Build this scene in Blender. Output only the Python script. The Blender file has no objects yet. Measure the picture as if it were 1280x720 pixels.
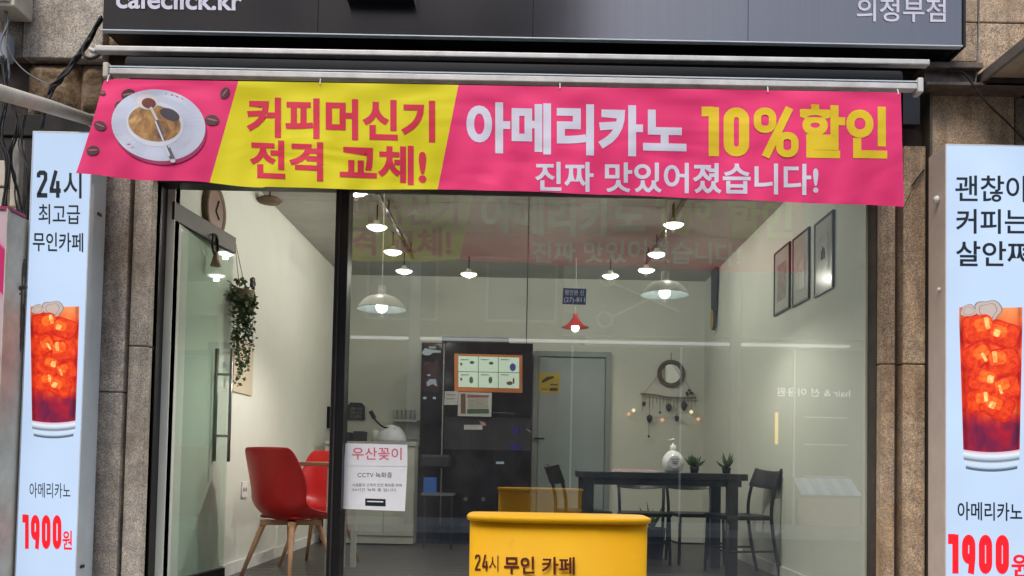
import bpy, bmesh, math, random
from mathutils import Vector, Matrix
random.seed(7)
sc = bpy.context.scene
COL = sc.collection
# ------------------------------------------------------------------ camera
FOC = 1075.0; PIT = math.radians(2.15); ROL = math.radians(1.1); ZC = .76
RV = Vector((math.cos(ROL), 0, math.sin(ROL))); U0 = Vector((-math.sin(ROL), 0, math.cos(ROL))); F0 = Vector((0, 1, 0))
FV = math.cos(PIT)*F0 + math.sin(PIT)*U0; UV = -math.sin(PIT)*F0 + math.cos(PIT)*U0
SX = 640 + FOC*RV.dot(F0)/FV.dot(F0) - 655
SY = 580 - (360 - FOC*UV.dot(F0)/FV.dot(F0))
cd = bpy.data.cameras.new('camera'); cd.sensor_width = 36; cd.lens = FOC*36/1280
cd.shift_x = SX/1280; cd.shift_y = SY/1280; cd.clip_start = .05; cd.clip_end = 500
cam = bpy.data.objects.new('camera', cd); COL.objects.link(cam)
m4 = Matrix.Identity(4)
for i in range(3):
    m4[i][0] = RV[i]; m4[i][1] = UV[i]; m4[i][2] = -FV[i]
m4[2][3] = ZC
cam.matrix_world = m4
sc.camera = cam
# ------------------------------------------------------------------ light
w = bpy.data.worlds.new('World'); sc.world = w; w.use_nodes = True
nt = w.node_tree; bg = nt.nodes['Background']
sky = nt.nodes.new('ShaderNodeTexSky'); sky.sky_type = 'NISHITA'; sky.sun_disc = False
SUN_EL, SUN_AZ = math.radians(55), math.radians(200)
sky.sun_elevation = SUN_EL; sky.sun_rotation = SUN_AZ; sky.air_density = 1.0; sky.dust_density = 2.5
hs = nt.nodes.new('ShaderNodeHueSaturation'); hs.inputs['Saturation'].default_value = .8
nt.links.new(sky.outputs[0], hs.inputs['Color']); nt.links.new(hs.outputs[0], bg.inputs[0]); bg.inputs[1].default_value = .15
sl = bpy.data.lights.new('sun', 'SUN'); sl.energy = .8; sl.angle = math.radians(25); sl.color = (1, .95, .88)
so = bpy.data.objects.new('sun', sl); COL.objects.link(so)
sd = Vector((math.sin(SUN_AZ)*math.cos(SUN_EL), math.cos(SUN_AZ)*math.cos(SUN_EL), math.sin(SUN_EL)))
so.rotation_euler = sd.to_track_quat('Z', 'Y').to_euler(); so.location = (0, -3, 12)
sc.view_settings.view_transform = 'Standard'; sc.view_settings.look = 'None'
sc.view_settings.exposure = .85; sc.view_settings.gamma = 1
sc.cycles.max_bounces = 10; sc.cycles.transparent_max_bounces = 16; sc.cycles.sample_clamp_indirect = 4

# ------------------------------------------------------------------ measuring helpers (photo point -> point at a real depth)
def ray(px, py):
    return FV + RV*((px + SX - 640)/FOC) + UV*((360 + SY - py)/FOC)
def W(px, py, Y):
    d = ray(px, py); k = Y/d.y; return Vector((d.x*k, Y, ZC + d.z*k))
def WX(px, py, X):
    d = ray(px, py); k = X/d.x; return Vector((X, d.y*k, ZC + d.z*k))
def PX(px, Y, py=480): return W(px, py, Y).x
def PZ(px, py, Y): return W(px, py, Y).z

# ------------------------------------------------------------------ materials
def lin(c):
    return tuple((x/255/12.92 if x <= 10 else ((x/255+.055)/1.055)**2.4) for x in c)
class MT:
    def __init__(s, name):
        s.m = bpy.data.materials.new(name); s.m.use_nodes = True; s.t = s.m.node_tree; s.n = s.t.nodes
        s.b = s.n['Principled BSDF']; s.out = s.n['Material Output']
    def node(s, ty, **kw):
        n = s.n.new(ty)
        for k, v in kw.items(): setattr(n, k, v)
        return n
    def link(s, a, b): s.t.links.new(a, b)
    def ramp(s, src, stops):
        r = s.node('ShaderNodeValToRGB'); e = r.color_ramp.elements
        while len(e) > 1: e.remove(e[-1])
        e[0].position = stops[0][0]; e[0].color = (*stops[0][1], 1)
        for p, c in stops[1:]:
            q = e.new(p); q.color = (*c, 1)
        s.link(src, r.inputs[0]); return r.outputs[0]
    def noise(s, scale, detail=4, rough=.6, vec=None, dist=0):
        n = s.node('ShaderNodeTexNoise'); n.inputs['Scale'].default_value = scale; n.inputs['Detail'].default_value = detail
        n.inputs['Roughness'].default_value = rough; n.inputs['Distortion'].default_value = dist
        if vec is None:
            vec = s.coord()
        s.link(vec, n.inputs['Vector']); return n.outputs[0]
    def coord(s, k='Object'):
        if not hasattr(s, '_tc'): s._tc = s.node('ShaderNodeTexCoord')
        return s._tc.outputs[k]
    def mapped(s, scale, k='Object', loc=(0, 0, 0)):
        mp = s.node('ShaderNodeMapping'); mp.inputs['Scale'].default_value = scale; mp.inputs['Location'].default_value = loc
        s.link(s.coord(k), mp.inputs['Vector']); return mp.outputs[0]
    def mix(s, f, a, b, mode='MIX'):
        n = s.node('ShaderNodeMix', data_type='RGBA', blend_type=mode)
        for sock, v in ((n.inputs[0], f), (n.inputs[6], a), (n.inputs[7], b)):
            if hasattr(v, 'is_output'): s.link(v, sock)
            elif isinstance(v, (int, float)): sock.default_value = v
            else: sock.default_value = (*v, 1)
        return n.outputs[2]
    def bump(s, h, st=.3, dist=.01):
        b = s.node('ShaderNodeBump'); b.inputs['Strength'].default_value = st; b.inputs['Distance'].default_value = dist
        s.link(h, b.inputs['Height']); s.link(b.outputs[0], s.b.inputs['Normal'])
    def set(s, col=None, rough=None, metal=None, emit=None, es=None, spec=None):
        if col is not None:
            if hasattr(col, 'is_output'): s.link(col, s.b.inputs['Base Color'])
            else: s.b.inputs['Base Color'].default_value = (*col, 1)
        if rough is not None:
            if hasattr(rough, 'is_output'): s.link(rough, s.b.inputs['Roughness'])
            else: s.b.inputs['Roughness'].default_value = rough
        if metal is not None: s.b.inputs['Metallic'].default_value = metal
        if spec is not None: s.b.inputs['Specular IOR Level'].default_value = spec
        if emit is not None:
            if hasattr(emit, 'is_output'): s.link(emit, s.b.inputs['Emission Color'])
            else: s.b.inputs['Emission Color'].default_value = (*emit, 1)
            s.b.inputs['Emission Strength'].default_value = 1 if es is None else es
        return s
def plain(name, col, rough=.5, metal=0, var=.12, scale=6, emit=None, es=None, bump=0, bscale=60, spec=None):
    m = MT(name)
    if var:
        f = m.noise(scale, 5, .65)
        c = m.ramp(f, [(.3, tuple(x*(1-var) for x in col)), (.7, tuple(min(1, x*(1+var)) for x in col))])
        m.set(c, rough, metal, spec=spec)
    else: m.set(col, rough, metal, spec=spec)
    if emit: m.set(emit=emit, es=es)
    if bump: m.bump(m.noise(bscale, 3), bump, .004)
    return m.m
def granite(name, light, mid, dark, stain=(.25, .15, .07), amt=.4):
    m = MT(name)
    v = m.node('ShaderNodeTexVoronoi'); v.inputs['Scale'].default_value = 110; m.link(m.coord(), v.inputs['Vector'])
    sp = m.noise(160, 3, .7)
    c = m.ramp(sp, [(.36, dark), (.47, mid), (.6, light)])
    r = m.ramp(v.outputs['Color'], [(.2, (.72, .72, .72)), (.8, (1.12, 1.1, 1.05))])
    c = m.mix(1, c, r, 'MULTIPLY')
    big = m.ramp(m.noise(2.2, 6, .65), [(.40, (0, 0, 0)), (.66, (amt,)*3)])
    c = m.mix(big, c, stain)
    grime = m.ramp(m.noise(1, 5, .6, m.mapped((9, 9, 1.2))), [(.34, (.55, .53, .51)), (.5, (.93, .93, .93)), (.6, (1.05, 1.05, 1.05))])
    c = m.mix(.85, c, grime, 'MULTIPLY')
    bl = m.ramp(m.noise(14, 3, .6), [(.38, (.82, .82, .84)), (.62, (1.12, 1.1, 1.06))])
    c = m.mix(1, c, bl, 'MULTIPLY')
    m.set(c, .75); m.bump(sp, .5, .004)
    return m.m
def thin_glass(name, tint, base=.055, smudge=True, graze=.85):
    m = MT(name); m.n.remove(m.b)
    tr = m.node('ShaderNodeBsdfTransparent'); tr.inputs[0].default_value = (*tint, 1)
    gl = m.node('ShaderNodeBsdfGlossy'); gl.inputs['Roughness'].default_value = .0; gl.inputs[0].default_value = (1, 1, 1, 1)
    lw = m.node('ShaderNodeLayerWeight'); lw.inputs[0].default_value = .5
    p = m.node('ShaderNodeMath', operation='POWER'); m.link(lw.outputs['Facing'], p.inputs[0]); p.inputs[1].default_value = 5
    q = m.node('ShaderNodeMath', operation='MULTIPLY_ADD'); m.link(p.outputs[0], q.inputs[0]); q.inputs[1].default_value = graze; q.inputs[2].default_value = base
    mx = m.node('ShaderNodeMixShader'); m.link(q.outputs[0], mx.inputs[0]); m.link(tr.outputs[0], mx.inputs[1]); m.link(gl.outputs[0], mx.inputs[2])
    last = mx.outputs[0]
    if smudge:
        df = m.node('ShaderNodeBsdfDiffuse'); df.inputs[0].default_value = (.8, .8, .78, 1)
        f = m.ramp(m.noise(1.6, 6, .7, m.mapped((1.5, 1, .7))), [(.45, (0, 0, 0)), (.85, (.025,)*3)])
        mx2 = m.node('ShaderNodeMixShader'); m.link(f, mx2.inputs[0]); m.link(last, mx2.inputs[1]); m.link(df.outputs[0], mx2.inputs[2]); last = mx2.outputs[0]
    m.link(last, m.out.inputs[0])
    return m.m
def backlit(name, col, es, base=.25, var=.0):
    m = MT(name)
    c = col
    if var:
        c = m.ramp(m.noise(1.3, 2, .5), [(.3, tuple(x*(1-var) for x in col)), (.7, tuple(x*(1+var) for x in col))])
        m.set(tuple(x*base for x in col), .35, emit=c, es=es)
    else: m.set(tuple(x*base for x in col), .35, emit=c, es=es)
    return m.m
M = {}
M['gran_l'] = granite('granite_greyish', (.72, .66, .58), (.50, .45, .39), (.20, .18, .155), (.2, .14, .09), .45)
M['gran_r'] = granite('granite_tan', (.66, .53, .39), (.45, .34, .235), (.18, .13, .085), (.34, .19, .08), .5)
M['gran_d'] = granite('granite_weathered', (.42, .36, .28), (.27, .22, .17), (.06, .05, .04), (.1, .07, .045), .7)
def rough_stone():
    m = MT('rough_hewn_stone'); f = m.noise(11, 10, .78, dist=.4)
    c = m.ramp(f, [(.32, (.06, .04, .025)), (.44, (.24, .15, .08)), (.52, (.42, .28, .15)), (.62, (.55, .44, .32))])
    m.set(c, .85); m.bump(f, 1, .05); return m.m
M['rough'] = rough_stone()
M['black'] = plain('black_painted_metal', (.012, .011, .012), .35, .3, .2)
M['blackmat'] = plain('black_fabric', (.004, .004, .0045), .85, 0, .3)
M['dark'] = plain('dark_brown_mottle', (.025, .02, .017), .8, 0, .5, 5)  # very dark brown, mottled at random
M['joint'] = plain('dark_joint', (.05, .035, .028), .9, 0, .4, 8)
M['chrome'] = plain('brushed_steel', (.6, .6, .6), .25, 1, .06)
M['hsteel'] = plain('door_pull_steel', (.28, .28, .27), .3, .9, .06)
M['whitebar'] = plain('weathered_white_aluminium', (.62, .6, .57), .45, .2, .18, 9)
M['cream'] = plain('yellowed_cream_plastic', (.55, .5, .4), .55, 0, .2, 7)
M['wall'] = plain('interior_wall_paint', (.64, .66, .585), .85, 0, .05, 1.2, bump=.05)
M['ceil'] = plain('ceiling_panel_paint', (.36, .36, .32), .9, 0, .12, 2)
M['joint2'] = plain('ceiling_shadow_gap', (.1, .1, .09), .9, 0, 0)
def floor_mat():
    m = MT('dark_wood_floor'); f = m.noise(1, 6, .6, m.mapped((3, 40, 1)))
    m.set(m.ramp(f, [(.3, (.045, .042, .04)), (.7, (.11, .10, .095))]), .42); return m.m
M['floor'] = floor_mat()
M['white'] = plain('white_paint', (.75, .75, .72), .5, 0, .05)
M['doorgrey'] = plain('grey_door_paint', (.30, .36, .36), .45, 0, .06, 2)
M['frame'] = plain('grey_door_frame', (.24, .27, .26), .4, 0, .06)
M['glass'] = thin_glass('window_glass', (.93, .95, .93), .175)
M['doorglass'] = thin_glass('green_door_glass', (.87, .93, .90), .075, True, .3)
M['paper'] = plain('white_paper', (.78, .78, .80), .7, 0, .04)
M['wood'] = plain('pale_beech_wood', (.50, .28, .15), .45, 0, .15, 12)
M['tabletop'] = plain('brown_table_wood', (.30, .2, .12), .4, 0, .15, 10)
M['blackwood'] = plain('black_chair_paint', (.012, .012, .015), .38, 0, .2)
def red_shell():
    m = MT('red_shell_plastic'); m.set(m.ramp(m.noise(3, 3), [(.3, (.42, .004, .005)), (.7, (.50, .007, .008))]), .38); return m.m
M['red'] = red_shell()
M['leaf'] = plain('dark_leaf_green', (.045, .085, .025), .5, 0, .5, 30)
M['leafd'] = plain('dark_flower_leaf', (.02, .022, .018), .5, 0, .4, 20)
M['stem'] = plain('twine_brown', (.22, .15, .08), .8, 0, .2)
def scuffed(m):
    base = m.ramp(m.noise(2.2, 6, .65), [(.3, (.74, .36, .002)), (.7, (.82, .44, .004))])
    sc1 = m.ramp(m.noise(1, 6, .75, m.mapped((7, 7, 60))), [(.62, (0, 0, 0)), (.72, (.28,)*3)])
    sc2 = m.ramp(m.noise(9, 8, .8), [(.60, (0, 0, 0)), (.74, (.35,)*3)])
    return m.mix(sc2, m.mix(sc1, base, (.85, .55, .12)), (.42, .2, .03))
M['yellow'] = (lambda m: (m.set(scuffed(m), .55, spec=.2), m.bump(m.noise(45, 2), .06, .004), m.m)[2])(MT('yellow_polyethylene'))
M['brownprint'] = plain('brown_print', (.12, .012, .006), .6, 0, .1)
M['mach'] = plain('black_glossy_panel', (.006, .007, .01), .12, 0, .2)
M['mach2'] = plain('black_matt_panel', (.012, .013, .018), .5, 0, .2)
M['blueglow'] = backlit('blue_led_glow', (.015, .012, .2), .2)
M['counter'] = plain('white_counter_laminate', (.5, .5, .44), .5, 0, .05)
M['mirror'] = plain('mirror_silver', (.8, .8, .8), .05, 1, 0)
M['rattan'] = plain('brown_rattan', (.12, .075, .04), .7, 0, .4, 40, bump=.6)
M['bulbw'] = backlit('white_bulb_glow', (1, .97, .9), 4.2)
M['bulbs'] = backlit('warm_fairy_bulb', (1, .5, .28), .6)
M['bulby'] = backlit('yellow_fairy_bulb', (1, .85, .5), .8)
M['shade'] = plain('cream_enamel_shade', (.78, .76, .68), .35, 0, .04)
M['shadein'] = plain('pale_enamel_inside', (.80, .93, .94), .4, 0, .03)
M['redshade'] = plain('red_enamel_shade', (.55, .03, .03), .35, 0, .06)
M['cable'] = plain('black_cable_rubber', (.012, .011, .01), .6, 0, .3)
M['cableg'] = plain('grey_cable_rubber', (.2, .2, .2), .6, 0, .3)
M['cabled'] = plain('dusty_brown_cable', (.09, .075, .055), .75, 0, .4)
M['asphalt'] = plain('asphalt', (.05, .05, .052), .85, 0, .25, 30, bump=.5, bscale=200)
M['pave'] = plain('concrete_paving', (.3, .29, .27), .85, 0, .15, 4, bump=.2)
def cloth(name, c):
    m = MT(name)
    f = m.ramp(m.noise(1, 4, .6, m.mapped((.8, 1, 2.5))), [(.3, tuple(x*.93 for x in c)), (.7, tuple(min(1, x*1.04) for x in c))])
    m.set(f, .62, spec=.25)
    wr_ = m.noise(1, 2, .5, m.mapped((1.5, 1, 3.2), loc=(3, 0, 1)), .6); m.bump(wr_, .55, .05); return m.m
M['pink'] = cloth('pink_banner_cloth', (.86, .042, .18))
M['ylw'] = cloth('yellow_banner_print', (.78, .68, .012))
M['redp'] = cloth('crimson_banner_print', (.70, .035, .075))
M['lilac'] = cloth('pale_lilac_print', (.70, .68, .78))
M['goldp'] = cloth('gold_banner_print', (.80, .56, .02))
M['hem'] = cloth('banner_hem', (.75, .6, .62))
M['lit'] = backlit('lit_sign_face', (.46, .585, .77), .60, .22, .10)
M['litedge'] = plain('sign_box_aluminium', (.58, .64, .68), .45, .0, .08)
M['litedge2'] = plain('sign_box_beige_edge', (.62, .52, .45), .5, .0, .08)
M['ink'] = plain('dark_sign_ink', (.008, .018, .025), .4, 0, 0)
M['redink'] = backlit('red_sign_ink', (.75, .012, .02), .55, .5)
M['pinkhalo'] = backlit('pink_print_outline', (.75, .40, .52), .62, .4)

# ------------------------------------------------------------------ mesh helper
class MB:
    def __init__(s): s.v = []; s.f = []; s.mi = []; s.uv = {}; s.cur = 0
    def mat(s, i): s.cur = i; return s
    def add(s, vs, fs):
        o = len(s.v); s.v += [tuple(v) for v in vs]
        for f in fs: s.f.append(tuple(o+i for i in f)); s.mi.append(s.cur)
        return o
    def box(s, a, b):
        x0, x1 = sorted((a[0], b[0])); y0, y1 = sorted((a[1], b[1])); z0, z1 = sorted((a[2], b[2]))
        vs = [(x0, y0, z0), (x1, y0, z0), (x1, y1, z0), (x0, y1, z0), (x0, y0, z1), (x1, y0, z1), (x1, y1, z1), (x0, y1, z1)]
        s.add(vs, [(0, 3, 2, 1), (4, 5, 6, 7), (0, 1, 5, 4), (1, 2, 6, 5), (2, 3, 7, 6), (3, 0, 4, 7)]); return s
    def tube(s, pts, r, n=8, cap=True):
        pts = [Vector(p) for p in pts]; rs = r if isinstance(r, (list, tuple)) else [r]*len(pts)
        rings = []; up = None
        for i, p in enumerate(pts):
            d = (pts[min(i+1, len(pts)-1)] - pts[max(i-1, 0)])
            if d.length < 1e-9: d = Vector((0, 0, 1))
            d.normalize()
            if up is None:
                up = Vector((0, 0, 1)) if abs(d.z) < .9 else Vector((0, 1, 0))
            a = d.cross(up); a.normalize(); b = a.cross(d); up = b
            rings.append([p + rs[i]*(math.cos(2*math.pi*k/n)*a + math.sin(2*math.pi*k/n)*b) for k in range(n)])
        vs = [v for q in rings for v in q]; fs = []
        for i in range(len(pts)-1):
            for k in range(n):
                fs.append((i*n+k, i*n+(k+1) % n, (i+1)*n+(k+1) % n, (i+1)*n+k))
        if cap: fs += [tuple(range(n))[::-1], tuple((len(pts)-1)*n+k for k in range(n))]
        s.add(vs, fs); return s
    def bar(s, p, q, wx, wz):
        p = Vector(p); q = Vector(q); d = (q-p).normalized()
        up = Vector((0, 0, 1)) if abs(d.z) < .95 else Vector((0, 1, 0))
        a = d.cross(up).normalized()*wx/2; b = a.cross(d).normalized()*wz/2
        vs = [p-a-b, p+a-b, p+a+b, p-a+b, q-a-b, q+a-b, q+a+b, q-a+b]
        s.add(vs, [(0, 3, 2, 1), (4, 5, 6, 7), (0, 1, 5, 4), (1, 2, 6, 5), (2, 3, 7, 6), (3, 0, 4, 7)]); return s
    def lathe(s, c, prof, n=24, axis='Z'):
        c = Vector(c); vs = []; fs = []
        for r, h in prof:
            for k in range(n):
                t = 2*math.pi*k/n
                if axis == 'Z': o = Vector((r*math.cos(t), r*math.sin(t), h))
                elif axis == 'Y': o = Vector((r*math.cos(t), h, r*math.sin(t)))
                else: o = Vector((h, r*math.cos(t), r*math.sin(t)))
                vs.append(c+o)
        for i in range(len(prof)-1):
            for k in range(n): fs.append((i*n+k, i*n+(k+1) % n, (i+1)*n+(k+1) % n, (i+1)*n+k))
        s.add(vs, fs); return s
    def poly(s, pts):
        s.add(pts, [tuple(range(len(pts)))]); return s
    def prism(s, pts, off):
        off = Vector(off); n = len(pts); p = [Vector(q) for q in pts]
        s.add(p + [q+off for q in p], [tuple(range(n)), tuple(range(n, 2*n))[::-1]] + [(i, n+i, n+(i+1) % n, (i+1) % n) for i in range(n)]); return s
    def build(s, name, mats, parent=None, smooth=False, bevel=0, origin=None, fix=True):
        me = bpy.data.meshes.new(name)
        me.from_pydata(s.v, [], s.f)
        if not isinstance(mats, (list, tuple)): mats = [mats]
        for m in mats: me.materials.append(m)
        me.polygons.foreach_set('material_index', s.mi)
        if fix:
            bm = bmesh.new(); bm.from_mesh(me); bmesh.ops.recalc_face_normals(bm, faces=bm.faces); bm.to_mesh(me); bm.free()
        if smooth:
            me.polygons.foreach_set('use_smooth', [True]*len(me.polygons))
        o = bpy.data.objects.new(name, me); COL.objects.link(o)
        if parent is not None:
            o.parent = parent
            if parent.type == 'EMPTY' and not parent.get('_local'): o.matrix_parent_inverse = Matrix.Translation(-parent.location)
        if bevel:
            b = o.modifiers.new('bevel', 'BEVEL'); b.width = bevel; b.segments = 2; b.limit_method = 'ANGLE'
            b.harden_normals = False
        return o
def tag(o, label=None, cat=None, group=None, kind=None):
    if label: o['label'] = label
    if cat: o['category'] = cat
    if group: o['group'] = group
    if kind: o['kind'] = kind
    return o
def thing(name, label, cat, loc, group=None, local=False):
    e = bpy.data.objects.new(name, None); COL.objects.link(e); e.location = loc; e.empty_display_size = .1
    if local: e['_local'] = 1
    return tag(e, label, cat, group)
def structure(o): o['kind'] = 'structure'; return o
def copy_tree(o, parent=None):
    c = o.copy(); COL.objects.link(c)
    if parent is not None: c.parent = parent
    for ch in list(o.children): copy_tree(ch, c)
    return c
def bez(pts, n=10):
    P = [Vector(p) for p in pts]; out = []
    Q = [P[0]] + P + [P[-1]]
    for i in range(1, len(Q)-2):
        for k in range(n):
            t = k/n; a, b, c, d = Q[i-1], Q[i], Q[i+1], Q[i+2]
            out.append(.5*((2*b)+(c-a)*t+(2*a-5*b+4*c-d)*t*t+(3*b-a-3*c+d)*t**3))
    out.append(P[-1]); return out

# ------------------------------------------------------------------ lettering
_tc = {}
def glyph_mesh(s, off=.01):
    k = (s, off)
    if k in _tc: return _tc[k]
    c = bpy.data.curves.new('lettering', 'FONT'); c.body = s; c.offset = off; c.resolution_u = 5; c.fill_mode = 'FRONT'
    o = bpy.data.objects.new('lettering', c); COL.objects.link(o); bpy.context.view_layer.update()
    me = bpy.data.meshes.new_from_object(o.evaluated_get(bpy.context.evaluated_depsgraph_get()))
    v = [tuple(x.co[:2]) for x in me.vertices]; f = [tuple(p.vertices) for p in me.polygons]
    bpy.data.objects.remove(o); bpy.data.curves.remove(c); bpy.data.meshes.remove(me)
    x0 = min(a[0] for a in v); x1 = max(a[0] for a in v); y0 = min(a[1] for a in v); y1 = max(a[1] for a in v)
    v = [((a-x0)/(x1-x0), (b-y0)/(y1-y0), 0) for a, b in v]
    _tc[k] = cut_up(v, f) if off > .02 else (v, f); return _tc[k]
def cut_up(v, f):
    """slice flat lettering into small pieces so that it can follow curved cloth"""
    bm = bmesh.new(); bv = [bm.verts.new(q) for q in v]
    for q in f:
        try: bm.faces.new([bv[i] for i in q])
        except ValueError: pass
    if True:
        for k in range(1, 40): bmesh.ops.bisect_plane(bm, geom=bm.verts[:]+bm.edges[:]+bm.faces[:], plane_co=(k/40, 0, 0), plane_no=(1, 0, 0))
        for k in range(1, 4): bmesh.ops.bisect_plane(bm, geom=bm.verts[:]+bm.edges[:]+bm.faces[:], plane_co=(0, k/4, 0), plane_no=(0, 1, 0))
    bm.verts.index_update(); v = [tuple(q.co) for q in bm.verts]; f = [tuple(q.index for q in p.verts) for p in bm.faces]; bm.free()
    return v, f
def stroke(pts, t, closed=False, k=0):
    n = len(pts); L = []; Rr = []
    for i in range(n):
        p = Vector(pts[i]).to_2d() if len(pts[i]) > 2 else Vector(pts[i])
        a = Vector(pts[(i-1) % n]) if (closed or i > 0) else None
        b = Vector(pts[(i+1) % n]) if (closed or i < n-1) else None
        d1 = (p-a).normalized() if a is not None else None
        d2 = (b-p).normalized() if b is not None else None
        if d1 is None: d1 = d2
        if d2 is None: d2 = d1
        n1 = Vector((-d1.y, d1.x)); n2 = Vector((-d2.y, d2.x)); mm = (n1+n2)
        mm = mm.normalized(); h = t/2/max(.5, mm.dot(n1))
        L.append(p+mm*h); Rr.append(p-mm*h)
    vs = [(q.x, q.y, k) for q in L+Rr]; m = n if closed else n-1
    return vs, [(i, (i+1) % n, n+(i+1) % n, n+i) for i in range(m)]
def rrect(x0, y0, x1, y1, r, n=5):
    out = []
    for cx, cy, a0 in ((x1-r, y1-r, 0), (x0+r, y1-r, 90), (x0+r, y0+r, 180), (x1-r, y0+r, 270)):
        for k in range(n+1):
            a = math.radians(a0+90*k/n); out.append((cx+r*math.cos(a), cy+r*math.sin(a)))
    return out
def digits(s, t=.16, wd=.52, gap=.1, kern=.8):
    """heavy sign-painter numerals in a box 1 high; returns normalised verts and faces"""
    V = []; Fc = []; x = 0; k = 0
    h = t/2
    for ch in s:
        S = []; wch = wd
        if ch == '0': S = [(rrect(h, h, wd-h, 1-h, min(.2, wd/2-h-.001)), True)]
        elif ch == '1':
            wch = t*1.7; S = [([(wch-h, 0), (wch-h, 1)], False), ([(0, 1-h*.9), (wch-h, 1-h*.9)], False)]
        elif ch == '9': S = [(rrect(h, .38, wd-h, 1-h, min(.2, wd/2-h-.001)), True), ([(wd-h, .62), (wd-h, .4), (wd-h-.06, 0)], False)]
        elif ch == '2': S = [([(h, .74), (h, .86), (h+.07, 1-h), (wd-h-.07, 1-h), (wd-h, .86), (wd-h, .68), (h, h+.04), (h, h), (wd, h)], False)]
        elif ch == '4': S = [([(wd*.55, 1), (h*.6, .32), (h*.6, .26), (wd, .26)], False), ([(wd*.72, .62), (wd*.72, 0)], False)]
        elif ch == '%':
            wch = wd*1.75; q = t*.72
            S = [(rrect(q/2, .56, wch*.42, 1-q/2, .13), True, q), (rrect(wch*.58, q/2, wch-q/2, .44, .13), True, q), ([(wch*.26, 0), (wch*.80, 1)], False, t*.8)]
        for e in S:
            v, f = stroke([(a+x, b) for a, b in e[0]], e[2] if len(e) > 2 else t, e[1], k*.0004); k += 1
            o = len(V); V += v; Fc += [tuple(i+o for i in q) for q in f]
        x += wch+gap
    x -= gap
    return [(a/x, b, c) for a, b, c in V], Fc
def letter(name, src, quad, S, mat, parent, out=Vector((0, -1, 0)), kind='stuff'):
    """src = (verts, faces) in the unit square; quad = TL,TR,BR,BL; S maps (a,b) -> point on the printed surface"""
    TL, TR, BR, BL = quad; b = MB(); vs = []
    for u, v, k in src[0]:
        a = (TL[0]*(1-u)+TR[0]*u)*v + (BL[0]*(1-u)+BR[0]*u)*(1-v)
        c = (TL[1]*(1-u)+TR[1]*u)*v + (BL[1]*(1-u)+BR[1]*u)*(1-v)
        vs.append(S(a, c) + out*k)
    b.add(vs, src[1]); o = b.build(name, mat, parent, fix=False)
    o['kind'] = kind
    return o
def Q(x0, y0, x1, y1, s=.019):
    return ((x0, y0), (x1, y0+(x1-x0)*s), (x1, y1+(x1-x0)*s), (x0, y1))

# ================================================================== GROUND
ZF = -.08   # shop floor
ZW = -.45   # pavement
ZR = -.58   # road
b = MB(); b.add([(-200, -200, ZR-.01), (200, -200, ZR-.01), (200, 200, ZR-.01), (-200, 200, ZR-.01)], [(0, 1, 2, 3)]); structure(b.build('ground', M['pave']))
b = MB(); b.box((-60, -6.5, ZR-.2), (60, 2.2, ZR)); structure(b.build('road', M['asphalt']))
b = MB(); b.box((-60, 2.2, ZR-.2), (60, 2.38, ZW+.004)); structure(b.build('kerb', M['pave'], bevel=.02))
b = MB(); b.box((-60, 2.38, ZR-.2), (60, 12, ZW-.002)); pv = structure(b.build('pavement', M['joint']))
pm = None
for i in range(18):
    for j in range(6):
        x = -5.4+i*.6; y = 2.4+j*.4
        b = MB(); b.box((0, 0, 0), (.59, .39, .03))
        if pm is None:
            pm = b.build('paving_slab', M['pave'], pv); o = pm
        else:
            o = bpy.data.objects.new('paving_slab', pm.data); COL.objects.link(o); o.parent = pv
        o.location = (x, y, ZW-.03+random.uniform(0, .004))
b = MB(); b.box((-60, -9, ZR-.2), (60, -6.5, ZW)); structure(b.build('far_pavement', M['pave']))
b = MB(); b.box((-2.3, 4.5, ZW), (2.2, 4.8, ZW+.18)); b.box((-2.3, 4.8, ZW), (2.2, 5.02, ZF+.05)); structure(b.build('door_step', M['gran_l'], bevel=.008))

# ================================================================== SHOP BUILDING
FY = 4.85
bld = thing('shop_building', 'granite clad ground floor of the shop building around the cafe window', 'building', (0, 5, ZW))
def tile(x0, x1, z0, z1, y0, mat, y1=5.0, name='granite_panel', sag=0, parent=None):
    b = MB(); b.box((x0, y0+random.uniform(0, .004), z0), (x1, y1, z1))
    return b.build(name, mat, parent or bld, bevel=.006)
zt_l = PZ(80, 73, FY); zj = PZ(145, 490, FY); zj2 = PZ(175, 432, FY); zr = PZ(1140, 455, FY)
# left pilaster strips
xa, xb_, xc, xd = PX(110, FY), PX(153.5, FY), PX(157.5, FY), PX(181, FY)
for z0, z1 in ((ZW, zj-.003), (zj+.003, 2.36)): tile(xa, xb_, z0, z1, FY, M['gran_l'])
for z0, z1 in ((ZW, zj2-.003), (zj2+.003, 2.4)): tile(xc, xd, z0, z1, FY+.015, M['gran_l'])
b = MB(); b.box((-5.2, 4.93, ZW), (xd+.0, 5.6, 5)); b.box((PX(1102, FY), 4.93, ZW), (5.2, 5.6, 5)); b.box((xd-.01, 4.96, 2.36), (PX(1103, FY), 5.06, 5.0))
b.box((-5.2, 5.6, 2.95), (5.2, 9.9, 5.0)); b.build('backing_wall', M['joint'], bld)
# upper left panels
xL = PX(28, FY, 60)
tile(xL, PX(129, FY, 40)-.0, zt_l+.004, zt_l+1.2, FY, M['gran_l'])
tile(xL-1.6, xL-.006, zt_l+.004, zt_l+1.2, FY+.01, M['gran_d'])
tile(PX(129, FY, 40)+.006, 2.25, PZ(400, 40, FY)+.12, zt_l+1.2, FY+.02, M['gran_d'])
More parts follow.
